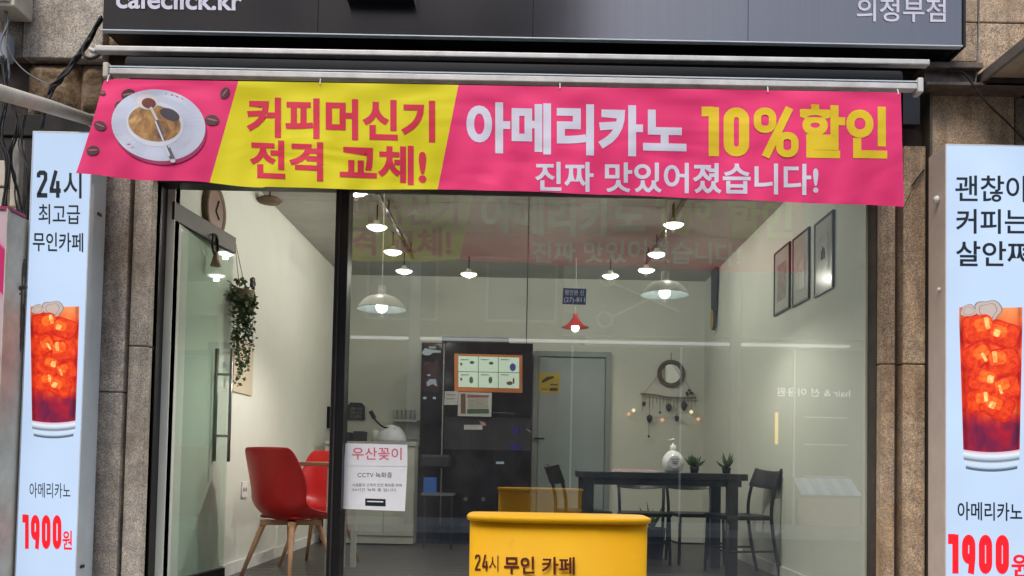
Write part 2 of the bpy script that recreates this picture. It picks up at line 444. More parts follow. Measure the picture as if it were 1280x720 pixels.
# rough hewn stone under them
def rough(x0, x1, z0, z1, y, name='rough_stone'):
    n = 22; m = 12; b = MB(); vs = []
    from mathutils import noise
    for j in range(m+1):
        for i in range(n+1):
            x = x0+(x1-x0)*i/n; z = z0+(z1-z0)*j/m
            e = min(i, n-i)/n*6; e2 = min(j, m-j)/m*5
            d = noise.fractal(Vector((x*3.4, z*3.4, 1.3)), 1.0, 2.1, 5)*.045
            vs.append((x, y - min(1, e)*min(1, e2)*(.055+d), z))
    b.add(vs, [(j*(n+1)+i, j*(n+1)+i+1, (j+1)*(n+1)+i+1, (j+1)*(n+1)+i) for j in range(m) for i in range(n)])
    return b.build(name, M['rough'], bld, smooth=True)
zq = PZ(80, 138, FY)
rough(xL, PX(92, FY, 100), zq, zt_l-.004, 4.93); rough(PX(92, FY, 100)+.004, PX(172, FY, 100), zq, zt_l-.004, 4.93)
rough(PX(130, FY, 50), PX(206, FY, 50), PZ(150, 60, FY)-.02, PZ(150, 37, FY), 4.90)
tile(xL-1.6, PX(112, FY, 150), PZ(60, 166, FY), zq-.004, FY+.05, M['dark'], name='lintel_band')
# wall left of the light box
tile(xL-1.6, PX(112, FY, 400)-.01, ZW, PZ(60, 166, FY)-.005, FY+.06, M['dark'], name='lower_wall_panel')
# right side
r0, r1, r2, r3 = PX(1103, FY), PX(1121, FY), PX(1129, FY), PX(1157, FY)
for z0, z1 in ((ZW, zr-.003), (zr+.003, 2.62)):
    tile(r0, r1, z0, z1, FY+.02, M['gran_r']); tile(r2, r3, z0, z1, FY, M['gran_r'])
rp0 = PX(1166, FY, 150); rp1 = PX(1272, FY, 150); ztr = PZ(1220, 116, FY)
tile(rp0, rp1, ZW, ztr, FY+.03, M['gran_r']); tile(rp1+.012, rp1+1.2, ZW, ztr, FY+.05, M['gran_d'])
b = MB(); b.box((PX(1160, FY), FY-.02, ZW), (PX(1163, FY), 5, ztr)); b.build('conduit_strip', M['cabled'], bld)
xr0 = PX(1208, FY, 40); xv = PX(1222, FY, 15); zh = PZ(1240, 28, FY)
x2 = PX(1145, FY, 70)
tile(x2-.7, xv+.0, PZ(1180, 76, FY), zh-.003, FY, M['gran_r']); tile(xv+.005, xv+1.4, PZ(1250, 108, FY), zh-.003, FY+.003, M['gran_r'])
tile(xr0-.4, xv, zh+.003, zh+.8, FY, M['gran_r']); tile(xv+.005, xv+1.4, zh+.003, zh+.8, FY, M['gran_r'])
# corroded ledge
b = MB(); A = PX(1150, 4.8, 90); B2 = PX(1220, 4.8, 90)
b.box((A, 4.72, PZ(1180, 84, 4.72)), (B2, 4.9, PZ(1180, 77, 4.72))); b.box((A+.01, 4.77, PZ(1180, 104, 4.77)), (B2-.01, 4.9, PZ(1180, 84, 4.77)))
b.box((A+.01, 4.74, PZ(1180, 106, 4.74)), (B2+.3, 4.95, PZ(1180, 102, 4.74)))
tag(b.build('steel_beam', plain('rusty_brown_steel', (.13, .10, .08), .6, .2, .45, 14, bump=.4), bevel=.003), 'corroded brown steel beam end jutting out of the granite at the right', 'beam')
# dark plate + black header behind awning
b = MB(); b.box((PX(1127, 4.8, 130), 4.78, PZ(1135, 157, 4.8)), (PX(1148, 4.8, 130), 4.85, PZ(1135, 112, 4.8))); b.build('dark_plate', M['black'], bld)
HZ0 = PZ(640, 233, 4.96)
b = MB(); b.box((PX(207, 4.85, 60), 4.84, PZ(640, 200, 4.85)), (PX(1100, 4.85, 60), 4.96, PZ(640, 38, 4.85))); b.build('black_header', M['blackmat'], bld)

# ================================================================== INTERIOR SHELL
XL, XR, YB, ZCE = -2.1, 2.0, 9.6, 2.85
XDL = PX(193, 5.0)            # door opening left
XM0, XM1 = PX(417, 5.0), PX(433.5, 5.0)
XG1 = PX(1091.5, 5.0)
b = MB(); b.box((-3, 4.8, ZF-.1), (3, YB+.2, ZF)); structure(b.build('floor', M['floor']))
# floor boards as stuff lines
b = MB()
for i in range(26):
    yy = 5.05+i*.18
    b.box((XL, yy, ZF), (XR, yy+.174, ZF+.004))
o = b.build('floor_boards', M['floor'], bevel=0); o['kind'] = 'structure'
wl = structure(MB().box((XL-.1, 5.05, ZF), (XL, YB, ZCE)).build('wall_left', M['wall']))
wr = structure(MB().box((XR, 5.05, ZF), (XR+.1, YB, ZCE)).build('wall_right', M['wall']))
wb = structure(MB().box((XL-.1, YB+.01, ZF), (XR+.1, YB+.15, ZCE)).build('wall_back', M['joint2']))
for x0, x1 in ((XL, -.006), (.006, XR)):
    MB().box((x0, YB, ZF), (x1, YB+.02, ZCE)).build('wall_panel', M['wall'], wb)
MB().box((XL, 5.05, ZF), (XL+.012, YB, ZF+.09)).build('skirting', M['white'], wl)
MB().box((XR-.012, 5.05, ZF), (XR, YB, ZF+.09)).build('skirting', M['white'], wr)
ce = structure(MB().box((XL-.1, 4.95, ZCE+.01), (XR+.1, YB+.1, ZCE+.1)).build('ceiling', M['joint2']))
ys = [5.05, 5.95, 6.85, 7.75, 8.68, YB]
for j in range(len(ys)-1):
    for x0, x1 in ((XL, -.004), (.004, XR)):
        MB().box((x0, ys[j]+.004, ZCE), (x1, ys[j+1]-.004, ZCE+.02)).build('ceiling_panel', M['ceil'], ce)
# return walls beside the front frame (shop inner corners)
structure(MB().box((XL-.5, 5.06, ZF), (XL, 5.12, ZCE)).build('wall_return', M['wall']))

# ================================================================== FRONT FRAME AND GLASS
fr = thing('shopfront_window', 'black framed fixed shop window right of the open glass door', 'window', ((XM1+XG1)/2, 5, ZF))
GT = PZ(440, 244, 5.0)+.03
MB().box((XM0, 4.93, ZF+.05), (XM1, 5.05, GT)).build('mullion', M['black'], fr, bevel=.004)
MB().box((XM0+.02, 4.925, ZF+.05), (XM0+.03, 4.935, GT)).build('mullion_trim', M['dark'], fr)
MB().box((XG1, 4.93, ZF+.05), (XG1+.045, 5.05, GT+.1)).build('side_frame', M['black'], fr, bevel=.004)
MB().box((XM1, 4.95, ZF), (XG1, 5.05, ZF+.08)).build('bottom_frame', M['black'], fr, bevel=.003)
MB().box((XDL-.05, 4.92, GT), (XG1+.045, 5.06, HZ0+.22)).build('head_frame', M['black'], fr, bevel=.004)
MB().box((XM1, 4.995, ZF+.08), (XG1, 5.005, GT)).build('glass_pane', M['glass'], fr)
dr = thing('glass_door', 'frameless green tinted glass door standing open into the cafe', 'door', (XDL, 5, ZF))
MB().box((PX(181.5, 5.0), 4.93, ZF+.05), (PX(190, 5.0), 5.05, GT+.1)).build('door_jamb', M['black'], dr, bevel=.003)
MB().box((PX(190.5, 5.0), 4.94, ZF+.05), (PX(194, 5.0), 5.02, GT)).build('steel_trim', M['chrome'], dr)
MB().box((PX(194.2, 5.0), 4.96, ZF+.05), (PX(197, 5.0), 5.05, GT)).build('jamb_gasket', M['black'], dr)
hx = PX(203, 5.0); h0 = Vector((hx, 5.06, 0)); h1 = Vector((WX(284, 300, -2.03).x, 5.86, 0))
dv = (h1-h0).normalized(); dn = Vector((dv.y, -dv.x, 0))
def slab(p, q, z0, z1, t):
    b = MB(); a = dn*t/2
    vs = [p-a, q-a, q+a, p+a]
    b.prism([Vector((v.x, v.y, z0)) for v in vs], (0, 0, z1-z0)); return b
ztop = PZ(207, 252, 5.06)
slab(h0, h1, ZF+.02, ztop-.11, .012).build('door_glass', M['doorglass'], dr)
slab(h0-dv*.01, h1+dv*.01, ztop-.112, ztop, .035).build('top_rail', plain('bronze_rail', (.03, .026, .02), .55, .2, .1), dr, bevel=.003)
slab(h0, h1, ZF+.012, ZF+.1, .035).build('bottom_rail', M['black'], dr)
for s in (-1, 1):
    c = h1-dv*.07+dn*s*.05; z0, z1 = PZ(281, 577, c.y), PZ(281, 436, c.y)
    b = MB().tube([(c.x, c.y, z0), (c.x, c.y, z1)], .011, 10); hd = b.build('door_pull', M['hsteel'], dr, smooth=True)
    for zz in (PZ(281, 468, c.y), PZ(281, 545, c.y)):
        p = h1-dv*.07
        MB().tube([(p.x, p.y, zz), (c.x, c.y, zz)], .009, 8).build('standoff', M['hsteel'], hd)
# closer box on rail
c = h0.lerp(h1, .6)+Vector((.03, 0, 0)); db = thing('door_bell', 'small dark ring with a bell hanging from the door rail', 'door bell', (c.x, c.y, ztop-.12))
MB().tube([(c.x, c.y+.05*math.cos(a*math.pi/8), ztop-.13+.065*math.sin(a*math.pi/8)) for a in range(17)], .008, 6).build('ring', M['blackmat'], db)
MB().lathe((c.x, c.y+.02, ztop-.27), [(0, .10), (.012, .095), (.02, .05), (.035, .0), (0, .002)], 12).build('bell', M['tabletop'], db, smooth=True)

# ================================================================== SIGNBOARD
def brushed_sign():
    m = MT('brushed_dark_sign_panel'); f = m.noise(1, 4, .6, m.mapped((60, 1, .5))); g = m.noise(.8, 3)
    c = m.ramp(f, [(.3, (.155, .148, .152)), (.7, (.168, .162, .166))])
    m.set(c, m.ramp(g, [(.3, (.13,)*3), (.7, (.2,)*3)]), .92); return m.m
SYf = 4.62
sx0, sx1 = PX(128, SYf, 38), PX(1204, SYf, 50); sz = PZ(660, 47, SYf)
sg = thing('shop_signboard', 'long dark brushed metal shop signboard across the top reading 의정부점', 'sign', (0, 4.75, sz))
pm_ = brushed_sign(); npl = 4
for i in range(npl):
    a = sx0+(sx1-sx0)*i/npl; c = sx0+(sx1-sx0)*(i+1)/npl
    MB().box((a+.0015, SYf, sz), (c-.0015, SYf+.02, sz+.9)).build('front_panel', pm_, sg)
MB().box((sx0+.006, SYf+.02, sz-.0), (sx1-.004, 4.92, sz+.9)).build('sign_body', M['black'], sg)
MB().box((sx0-.004, SYf-.006, sz-.006), (sx1+.004, SYf+.03, sz)).build('bottom_trim', M['litedge'], sg)
MB().box((sx1-.004, SYf-.01, sz-.01), (sx1+.01, 4.9, sz+.9)).build('end_cap', M['black'], sg)
MB().box((PX(434, SYf-.04, 0), SYf-.06, PZ(475, 1, SYf-.04)), (PX(518, SYf-.04, 0), SYf, PZ(475, -30, SYf-.04))).build('emblem_base', M['black'], sg)
Ss = lambda a, c: W(a, c, SYf-.004)
letter('lettering', glyph_mesh('cafeclick.kr', .022), Q(145, -15, 303, 10.5), Ss, M['lilac'], sg)
letter('lettering', glyph_mesh('의정부점', .012), Q(1071, -3, 1182, 26.5, .012), Ss, M['lilac'], sg)

# ================================================================== AWNING
aw = thing('folded_awning', 'folded black awning with two white aluminium bars over the window', 'awning', (0, 4.6, PZ(640, 80, 4.5)))
Y1, Y2 = 4.48, 4.27
p, q = W(121, 62.5, Y1), W(1160, 80, Y1)
MB().bar(p, q, .05, .030).build('upper_bar', M['whitebar'], aw, bevel=.006)
MB().bar(p+Vector((0, 0, -.012)), p+Vector((-.035, .0, .0)), .04, .018).build('upper_bar_tip', M['whitebar'], aw, bevel=.004)
p2, q2 = W(139, 95, Y2), W(1144, 106, Y2); q2.z = p2.z = (p2.z+q2.z)/2
MB().bar(p2, q2, .05, .031).build('front_bar', M['whitebar'], aw, bevel=.004)
MB().bar(p2+Vector((0, -.012, .022)), q2+Vector((0, -.012, .022)), .03, .006).build('front_bar_lip', M['litedge'], aw)
for e, s in ((p2, -1), (q2, 1)):
    MB().box((e.x-.0*s, Y2-.035, e.z-.035), (e.x+.028*s, Y2+.035, e.z+.04)).build('end_cap', M['cream'] if s < 0 else M['whitebar'], aw, bevel=.006)
zr_ = (p2.z+.035)
b = MB().tube([(p2.x+.02, 4.42, zr_+.06), (q2.x-.02, 4.42, zr_+.06)], .055, 16); b.build('fabric_roll', M['blackmat'], aw, smooth=True)
b = MB().box((p2.x+.01, 4.46, zr_-.03), (q2.x-.01, 4.8, zr_+.02)); b.build('cassette', M['blackmat'], aw)
for x in (-1.7, 0, 1.75):
    MB().bar((x, 4.3, zr_), (x+.04, 4.84, zr_+.1), .03, .04).build('folding_arm', M['black'], aw)

# ================================================================== BANNER
BY = 4.24
def bdep(a, c):
    return (BY + .012*math.sin(a*.021+c*.01)+.007*math.sin(a*.06-c*.03+1)+.004*math.sin(a*.13+c*.05)*((c-97)/140) - .05*max(0, (150-a)/60)*max(0, (c-120)/100)
            - .010*math.exp(-((c-118-(a-700)*.02)/9)**2)*math.sin(a*.045))
def Sb(off): return lambda a, c: W(a, c, bdep(a, c)+off)
top = lambda a: 98.5+(a-130)*.0173+ (0 if a > 150 else ((150-a)/22)**2*3)
def bot(a):
    y = 218+ (a-95)*.068 if a < 160 else 222.4+(a-160)*.0345 + 5*math.sin((a-160)/420*math.pi)*(1 if a < 580 else 0)
    if a > 700: y = 222.4+540*.0345+(a-700)*.040
    if a > 580 and a <= 700: y = 222.4+(a-160)*.0345
    return y + 1.6*math.sin(a*.045)*(1 if a < 330 else .25)
def edge_l(v): return 130+(95-130)*v   # left edge, v 0 top .. 1 bottom
def edge_r(v): return 1126+4*v
cuts = [edge_l, lambda v: 298-36*v, lambda v: 573-26*v, edge_r]
bn = thing('cafe_banner', 'pink and yellow cloth banner announcing 10% off americano', 'banner', tuple(W(620, 180, BY)))
def patch(i, off):
    b = MB(); n = 60 if i != 2 else 110; m = 14; vs = []
    for j in range(m+1):
        v = j/m
        for k in range(n+1):
            a = cuts[i](v)+(cuts[i+1](v)-cuts[i](v))*k/n
            vs.append(Sb(off)(a, top(a)+(bot(a)-top(a))*v))
    b.add(vs, [(j*(n+1)+k, j*(n+1)+k+1, (j+1)*(n+1)+k+1, (j+1)*(n+1)+k) for j in range(m) for k in range(n)])
    return b
for off in (0, .004):
    for i, (nm, mt) in enumerate((('pink_end', 'pink'), ('yellow_field', 'ylw'), ('pink_field', 'pink'))):
        patch(i, off).build(nm, M[mt], bn, smooth=True)
LT = [
 (glyph_mesh('커피머신기', .034), ((308, 121), (544, 126), (544, 178), (308, 171)), 'redp'),
 (glyph_mesh('전격 교체!', .032), ((312, 174), (533, 183), (533, 232), (312, 223)), 'redp'),
 (glyph_mesh('아메리카노', .040), ((583, 127), (858, 133), (858, 197), (583, 191)), 'lilac'),
 (cut_up(*digits('10%', .20, .50, .09)), ((877, 134), (998, 135), (998, 197), (877, 195)), 'goldp'),
 (glyph_mesh('할인', .040), ((1000, 130), (1109, 133), (1109, 199), (1000, 197)), 'goldp'),
 (glyph_mesh('진짜 맛있어졌습니다!', .022), ((669, 202), (1023, 205), (1023, 244), (669, 239)), 'lilac')]
for src, quad, mt in LT:
    letter('lettering', src, quad, Sb(-.0015), M[mt], bn)
    letter('lettering', src, quad, Sb(.0055), M[mt], bn)
# printed coffee cup
def disc(cx, cy, rx, ry, off, rot=0, n=36, a0=0, a1=360):
    b = MB(); S = Sb(-.0042+(off+.003)*.4); pts = []; g = 5
    for j in range(1, g+1):
        for k in range(n):
            t = math.radians(a0+(a1-a0)*k/n); x = rx*j/g*math.cos(t); y = ry*j/g*math.sin(t); r = math.radians(rot)
            pts.append(S(cx+x*math.cos(r)-y*math.sin(r), cy+x*math.sin(r)+y*math.cos(r)))
    c = S(cx, cy); b.add([c]+pts, [(0, 1+k, 1+(k+1) % n) for k in range(n)]+[(1+j*n+k, 1+j*n+n+k, 1+j*n+n+(k+1) % n, 1+j*n+(k+1) % n) for j in range(g-1) for k in range(n)]); return b
def coffee():
    m = MT('printed_coffee_crema'); f = m.noise(9, 5, .6, dist=1.5)
    m.set(m.ramp(f, [(.32, (.10, .05, .05)), (.42, (.26, .13, .06)), (.52, (.45, .22, .06)), (.66, (.62, .40, .14))]), .6); return m.m
china = cloth('printed_white_china', (.62, .65, .76)); china2 = cloth('printed_cup_rim', (.74, .75, .82)); shadow = cloth('printed_plum_tone', (.42, .05, .14))
crema = coffee(); bean = plain('printed_coffee_bean', (.09, .03, .035), .6, 0, .5, 60); beanl = cloth('printed_bean_crease', (.42, .16, .18))
wood_ = cloth('printed_spoon_metal', (.16, .13, .15)); pale = cloth('printed_pale_handle', (.75, .68, .66))
for (bx, by, r, rot) in ((197-60, 129-5-5, 6, 10), (160, 118, 9, -20), (150, 131, 7, -20), (125, 157, 8, 15), (116, 188, 8, -10), (265, 150, 9, 5), (281, 116, 7.5, -60), (128, 116, 4, 0)):
    if bx == 137: continue
    o = disc(bx, by, r, r*.72, -.003, rot, 16).build('printed_bean', bean, bn)
    disc(bx, by-.5, r*.8, r*.12, -.0045, rot+8, 10).build('crease', beanl, o)
disc(199.5, 160.5, 59, 45, -.003, 10, 48).build('printed_shade', shadow, bn)
disc(198, 156.5, 59, 44.5, -.0045, 8, 48).build('printed_saucer', china, bn)
disc(194, 155, 36, 28, -.006, 8, 40).build('printed_cup', china2, bn)
disc(193, 154, 33, 22.5, -.0075, 10, 40).build('printed_coffee', crema, bn)
disc(212, 143, 13, 7, -.009, 22, 20).build('printed_coffee_gap', cloth('printed_dark_coffee', (.10, .085, .10)), bn)
disc(184, 127, 13.5, 10, -.0105, 10, 24).build('printed_spoon_bowl', pale, bn)
disc(186, 129, 9, 6.5, -.012, 10, 20).build('printed_spoon_powder', cloth('printed_cocoa', (.20, .06, .05)), bn)
def stroke_px(p, q, t0, t1, off, mat, name):
    S = Sb(-.0042+(off+.003)*.4); d = Vector((q[0]-p[0], q[1]-p[1])).normalized(); nn = Vector((-d.y, d.x))
    b = MB(); b.add([S(p[0]+nn.x*t0, p[1]+nn.y*t0), S(q[0]+nn.x*t1, q[1]+nn.y*t1), S(q[0]-nn.x*t1, q[1]-nn.y*t1), S(p[0]-nn.x*t0, p[1]-nn.y*t0)], [(0, 1, 2, 3)])
    return b.build(name, mat, bn)
stroke_px((188, 134), (197, 151), 1.6, 1.6, -.0135, pale, 'printed_handle_pale')
stroke_px((196, 150), (216, 199), 1.8, 2.9, -.0138, wood_, 'printed_handle')
stroke_px((194, 151), (212, 195), .9, 1.0, -.0142, china2, 'printed_handle_glint')
disc(216, 201, 3.4, 2.4, -.0145, 0, 10).build('printed_handle_end', pale, bn)
# two eyelet ropes tying banner to bar
for a in (134, 400, 700, 960, 1123):
    pp = Sb(-.004)(a, top(a)+2); qq = Vector((pp.x, Y2, p2.z))
    MB().tube([pp, pp.lerp(qq, .5)+Vector((0, -.01, 0)), qq], .003, 5).build('tie_cord', M['white'], bn)

# ================================================================== LIGHT BOX SIGNS
def drink_mat():
    m = MT('printed_iced_drink'); uv = m.node('ShaderNodeUVMap').outputs[0]
    sep = m.node('ShaderNodeSeparateXYZ'); m.link(uv, sep.inputs[0]); v = sep.outputs[1]; u = sep.outputs[0]
    mp = m.node('ShaderNodeMapping'); mp.inputs['Scale'].default_value = (2.6, 5.2, 1); m.link(uv, mp.inputs[0])
    n1 = m.node('ShaderNodeTexNoise'); n1.inputs['Scale'].default_value = 1.25; n1.inputs['Detail'].default_value = 2; n1.inputs['Distortion'].default_value = .7; m.link(mp.outputs[0], n1.inputs['Vector'])
    vo = m.node('ShaderNodeTexVoronoi', feature='SMOOTH_F1'); vo.inputs['Scale'].default_value = 1.15; m.link(mp.outputs[0], vo.inputs['Vector'])
    ice = m.ramp(n1.outputs[0], [(.33, (.36, .010, .006)), (.45, (.56, .02, .005)), (.56, (.72, .05, .008)), (.68, (.82, .14, .02))])
    ed = m.ramp(vo.outputs['Distance'], [(.15, (1, .95, .9)), (.42, (.85, .6, .5)), (.5, (.55, .3, .3)), (.58, (1.1, 1.2, 1.0))])
    ice = m.mix(.25, ice, ed, 'MULTIPLY')
    low = m.ramp(n1.outputs[0], [(.35, (.11, .010, .045)), (.65, (.34, .008, .022))])
    f = m.node('ShaderNodeMapRange'); m.link(v, f.inputs[0]); f.inputs[1].default_value = .26; f.inputs[2].default_value = .40
    body = m.mix(f.outputs[0], low, ice)
    t = m.node('ShaderNodeMapRange'); m.link(v, t.inputs[0]); t.inputs[1].default_value = .84; t.inputs[2].default_value = 1.0; t.inputs[4].default_value = .55
    body = m.mix(t.outputs[0], body, (.85, .42, .14))
    # dark rims at the side of the glass
    a = m.node('ShaderNodeMath', operation='SUBTRACT'); m.link(u, a.inputs[0]); a.inputs[1].default_value = .5
    ab = m.node('ShaderNodeMath', operation='ABSOLUTE'); m.link(a.outputs[0], ab.inputs[0])
    e = m.ramp(ab.outputs[0], [(.40, (1, 1, 1)), (.455, (.55, .4, .4)), (.49, (.9, .7, .7))])
    body = m.mix(1, body, e, 'MULTIPLY')
    gm = m.ramp(v, [(0, (.05, .08, .1)), (.012, (.09, .13, .16)), (.025, (.45, .55, .68)), (.05, (.50, .58, .70)), (.062, (.1, .12, .14)), (.075, (.32, .40, .48)), (.095, (.62, .68, .78)), (.118, (.55, .35, .4))])
    s = m.node('ShaderNodeMath', operation='GREATER_THAN'); m.link(v, s.inputs[0]); s.inputs[1].default_value = .12
    body = m.mix(s.outputs[0], gm, body)
    sc_ = m.mix(1, body, (.35, .35, .35), 'MULTIPLY')
    m.set(sc_, .35, emit=body, es=.62); return m.m
M['drink'] = drink_mat()
def glassy(name, c0, c1, sc_=3):
    m = MT(name); c = m.ramp(m.noise(30, 3, .6, dist=1), [(.35, c0), (.65, c1)]); m.set(m.mix(1, c, (.3, .3, .3), 'MULTIPLY'), .35, emit=c, es=.62); return m.m
M['ice1'] = glassy('printed_cube_edge', (.44, .010, .005), (.62, .03, .006))
M['ice2'] = glassy('printed_cube_body', (.56, .020, .005), (.74, .065, .010))
M['ice3'] = glassy('printed_cube_shine', (.70, .05, .008), (.86, .17, .02))
M['ice4'] = glassy('printed_cube_glint', (.90, .24, .04), (.94, .60, .22))
M['icep'] = backlit('printed_clear_ice', (.50, .40, .36), .56, .3)
M['icee'] = backlit('printed_ice_edge', (.26, .22, .23), .5, .3)
def drink(box, S, x0, x1, yt, yb, lean):
    """printed tall glass; lean = horizontal drift of the print between top and bottom"""
    n, m = 12, 40; b = MB(); vs = []; uvs = []
    for j in range(m+1):
        v = j/m
        hw = (x1-x0)/2*(.875+.125*min(1, (v/.9)))*(1 if v > .03 else .93)
        cx = (x0+x1)/2 - lean*(1-v)
        for i in range(n+1):
            u = i/n; yy = yb+(yt-yb)*v
            sag = (1-(2*u-1)**2)*(.018*(yb-yt))*(1 if v < .5 else .4)*(1-v*.5)
            vs.append(S(cx+hw*(2*u-1), yy+sag-.0*v)); uvs.append((u, v))
    fs = [(j*(n+1)+i, j*(n+1)+i+1, (j+1)*(n+1)+i+1, (j+1)*(n+1)+i) for j in range(m) for i in range(n)]
    b.add(vs, fs); o = b.build('printed_drink', M['drink'], box, fix=False)
    uvl = o.data.uv_layers.new(name='UVMap')
    for p in o.data.polygons:
        for li, vi in zip(p.loop_indices, p.vertices): uvl.data[li].uv = uvs[vi]
    w = x1-x0; H = yb-yt; rnd = random.Random(3)
    for k, (cu, cv_, sz, rot) in enumerate(((.30, .87, .27, 12), (.70, .83, .25, -18), (.27, .70, .24, 30), (.68, .66, .27, 8), (.36, .545, .25, -14), (.74, .50, .22, 20), (.30, .42, .22, 5), (.62, .385, .24, -25))):
        cc = (x0+cu*w-lean*(1-cv_), yb-cv_*H)
        def blob(scl, ox, oy, mt, dd, nm, par, sq=1.0):
            pts = []
            for a_, b_ in rrect(-sz*w*scl, -sz*w*scl*.82*sq, sz*w*scl, sz*w*scl*.82*sq, sz*w*scl*(.62 if scl < .95 else .5)*min(1, sq)*.8, 5):
                r_ = math.radians(rot); a2, b2 = a_*math.cos(r_)-b_*math.sin(r_), a_*math.sin(r_)+b_*math.cos(r_)
                a2 = max(x0+w*.04-cc[0]-ox*sz*w, min(x1-w*.04-cc[0]-ox*sz*w, a2))
                pts.append(S(cc[0]+a2+ox*sz*w, cc[1]-b2+oy*sz*w)+Vector((0, dd, 0)))
            return MB().poly(pts).build(nm, mt, par)
        z_k = -.0001*k
        cb = blob(1, 0, 0, M['ice1'], -.0004+z_k, 'printed_cube', o)
        blob(.86, .03, -.03, M['ice2'], -.0013+z_k*.2, 'cube_body', o)
        blob(.50, (.28, -.3)[k % 2], -.22, M['ice3'], -.0016+z_k*.2, 'cube_shine', o, .9)
        blob((.13, .2, .1)[k % 3], (.5, -.45)[k % 2], (-.3, -.1, .1)[k % 3], M['ice4'], -.0019+z_k*.2, 'cube_glint', o, (3.2, 1.4, 4)[k % 3])
    # ice cubes standing above the rim
    for cx, cy, r, ry in ((.46, .05, .22, .17), (.15, .06, .13, .10)):
        c = (x0+cx*w, yt+cy*w)
        for rr, mt, dd in ((1, M['icee'], -.0006), (.91, M['icep'], -.0009), (.66, M['icee'], -.0012), (.60, M['icep'], -.0015)):
            wob = lambda k: 1+.10*math.sin(2*math.pi*k/24*3+cx*9+rr*2)+.06*math.sin(2*math.pi*k/24*5+2)
            pts = [S(c[0]+r*w*rr*wob(k)*math.cos(math.pi*2*k/24), c[1]-ry*w*rr*wob(k)*math.sin(math.pi*2*k/24))+Vector((0, dd+.0005, 0)) for k in range(24)]
            MB().poly(pts).build('printed_ice', mt, o)
    return o
def lightbox(label, x0, x1, ztop_, yf, yb, edge, S):
    t = thing('lightbox_sign', label, 'sign', ((x0+x1)/2, (yf+yb)/2, ZW), 'backlit sign boxes either side of the shopfront')
    MB().box((x0+.006, yf, ZW+.12), (x1-.006, yf+.008, ztop_-.006)).build('lit_face', M['lit'], t)
    MB().box((x0+.004, yf+.008, ZW+.115), (x1-.004, yb, ztop_-.004)).build('cabinet', M[edge], t, bevel=.004)
    for a, c in ((x0, x0+.006), (x1-.006, x1)):
        MB().box((a, yf-.003, ZW+.11), (c, yf+.02, ztop_)).build('edge_trim', M['litedge'] if edge == 'litedge' else M['litedge2'], t)
    MB().box((x0+.006, yf-.003, ztop_-.006), (x1-.006, yf+.02, ztop_)).build('edge_trim', M['white'], t)
    return t
LY = 4.62
lx0, lx1 = PX(30, LY, 440), PX(106, LY, 440)
SL = lambda a, c: W(a, c, LY-.0015)
lb = lightbox('tall narrow lit sign box left of the door with iced drink picture', lx0, lx1, PZ(75, 164.5, LY), LY, 4.80, 'litedge', SL)
letter('lettering', digits('24', .17, .5, .14), Q(46, 213, 76, 247, .01), SL, M['ink'], lb)
letter('lettering', glyph_mesh('시', .012), Q(79, 213, 102, 248, .01), SL, M['ink'], lb)
letter('lettering', glyph_mesh('최고급', .010), Q(48, 255, 100, 280, .01), SL, M['ink'], lb)
letter('lettering', glyph_mesh('무인카페', .014), Q(41, 290, 104, 314, .02), SL, M['ink'], lb)
drink(lb, SL, 38, 99, 383, 545, 1.5)
letter('lettering', glyph_mesh('아메리카노', .004), Q(37, 603, 88, 622, .02), SL, M['ink'], lb)
for off, mt, k in ((.0, 'redink', -.001),):
    letter('lettering', digits('1900', .24, .56, .14), Q(28, 643.5, 77, 686, .01), SL, M['redink'], lb)
    letter('lettering', glyph_mesh('원', .02), Q(78, 663, 90, 687, .02), SL, M['redink'], lb)
rx0 = PX(1181, LY, 450); rx1 = rx0+.60
SR = lambda a, c: W(a, c, LY-.0015)
rb = lightbox('wide lit sign box at the right edge with large iced drink picture', rx0, rx1, PZ(1240, 181, LY), LY, 4.82, 'litedge2', SR)
letter('lettering', glyph_mesh('괜찮아', .012), Q(1194, 219, 1287, 252, .008), SR, M['ink'], rb)
letter('lettering', glyph_mesh('커피는', .016), Q(1195, 261, 1284, 292, .008), SR, M['ink'], rb)
letter('lettering', glyph_mesh('살안쪄', .016), Q(1195, 301, 1287, 333, .008), SR, M['ink'], rb)
drink(rb, SR, 1199, 1278, 384, 586, -1)
letter('lettering', glyph_mesh('아메리카노', .014), Q(1197, 627, 1278, 650, .02), SR, M['ink'], rb)
letter('lettering', digits('1900', .26, .56, .14), Q(1185, 668, 1261, 717, .01), SR, M['redink'], rb)
letter('lettering', glyph_mesh('원', .024), Q(1264, 692, 1290, 722, .01), SR, M['redink'], rb)
# small knob on the side of the right box
b = MB(); kc = W(1172, 250, 4.7); kc.x = rx0
b.lathe(kc, [(.0, -.02), (.02, -.018), (.024, -.008), (.018, 0)], 12, 'X'); b.build('hook_knob', M['white'], rb, smooth=True)
b = MB(); kc = W(1178, 362, 4.68); kc.x = rx0
b.lathe(kc, [(.0, -.012), (.01, -.010), (.012, 0)], 10, 'X'); b.build('screw_head', M['white'], rb, smooth=True)
kc = W(117, 268, 4.72); b = MB().box((lx1-.001, kc.y-.02, kc.z-.008), (lx1+.004, kc.y+.02, kc.z+.008)); b.build('side_slot', M['rattan'], lb)
kc = W(100, 708, 4.68); b = MB().box((lx1-.001, kc.y-.02, kc.z-.008), (lx1+.003, kc.y+.02, kc.z+.008)); b.build('side_badge', M['ink'], lb)

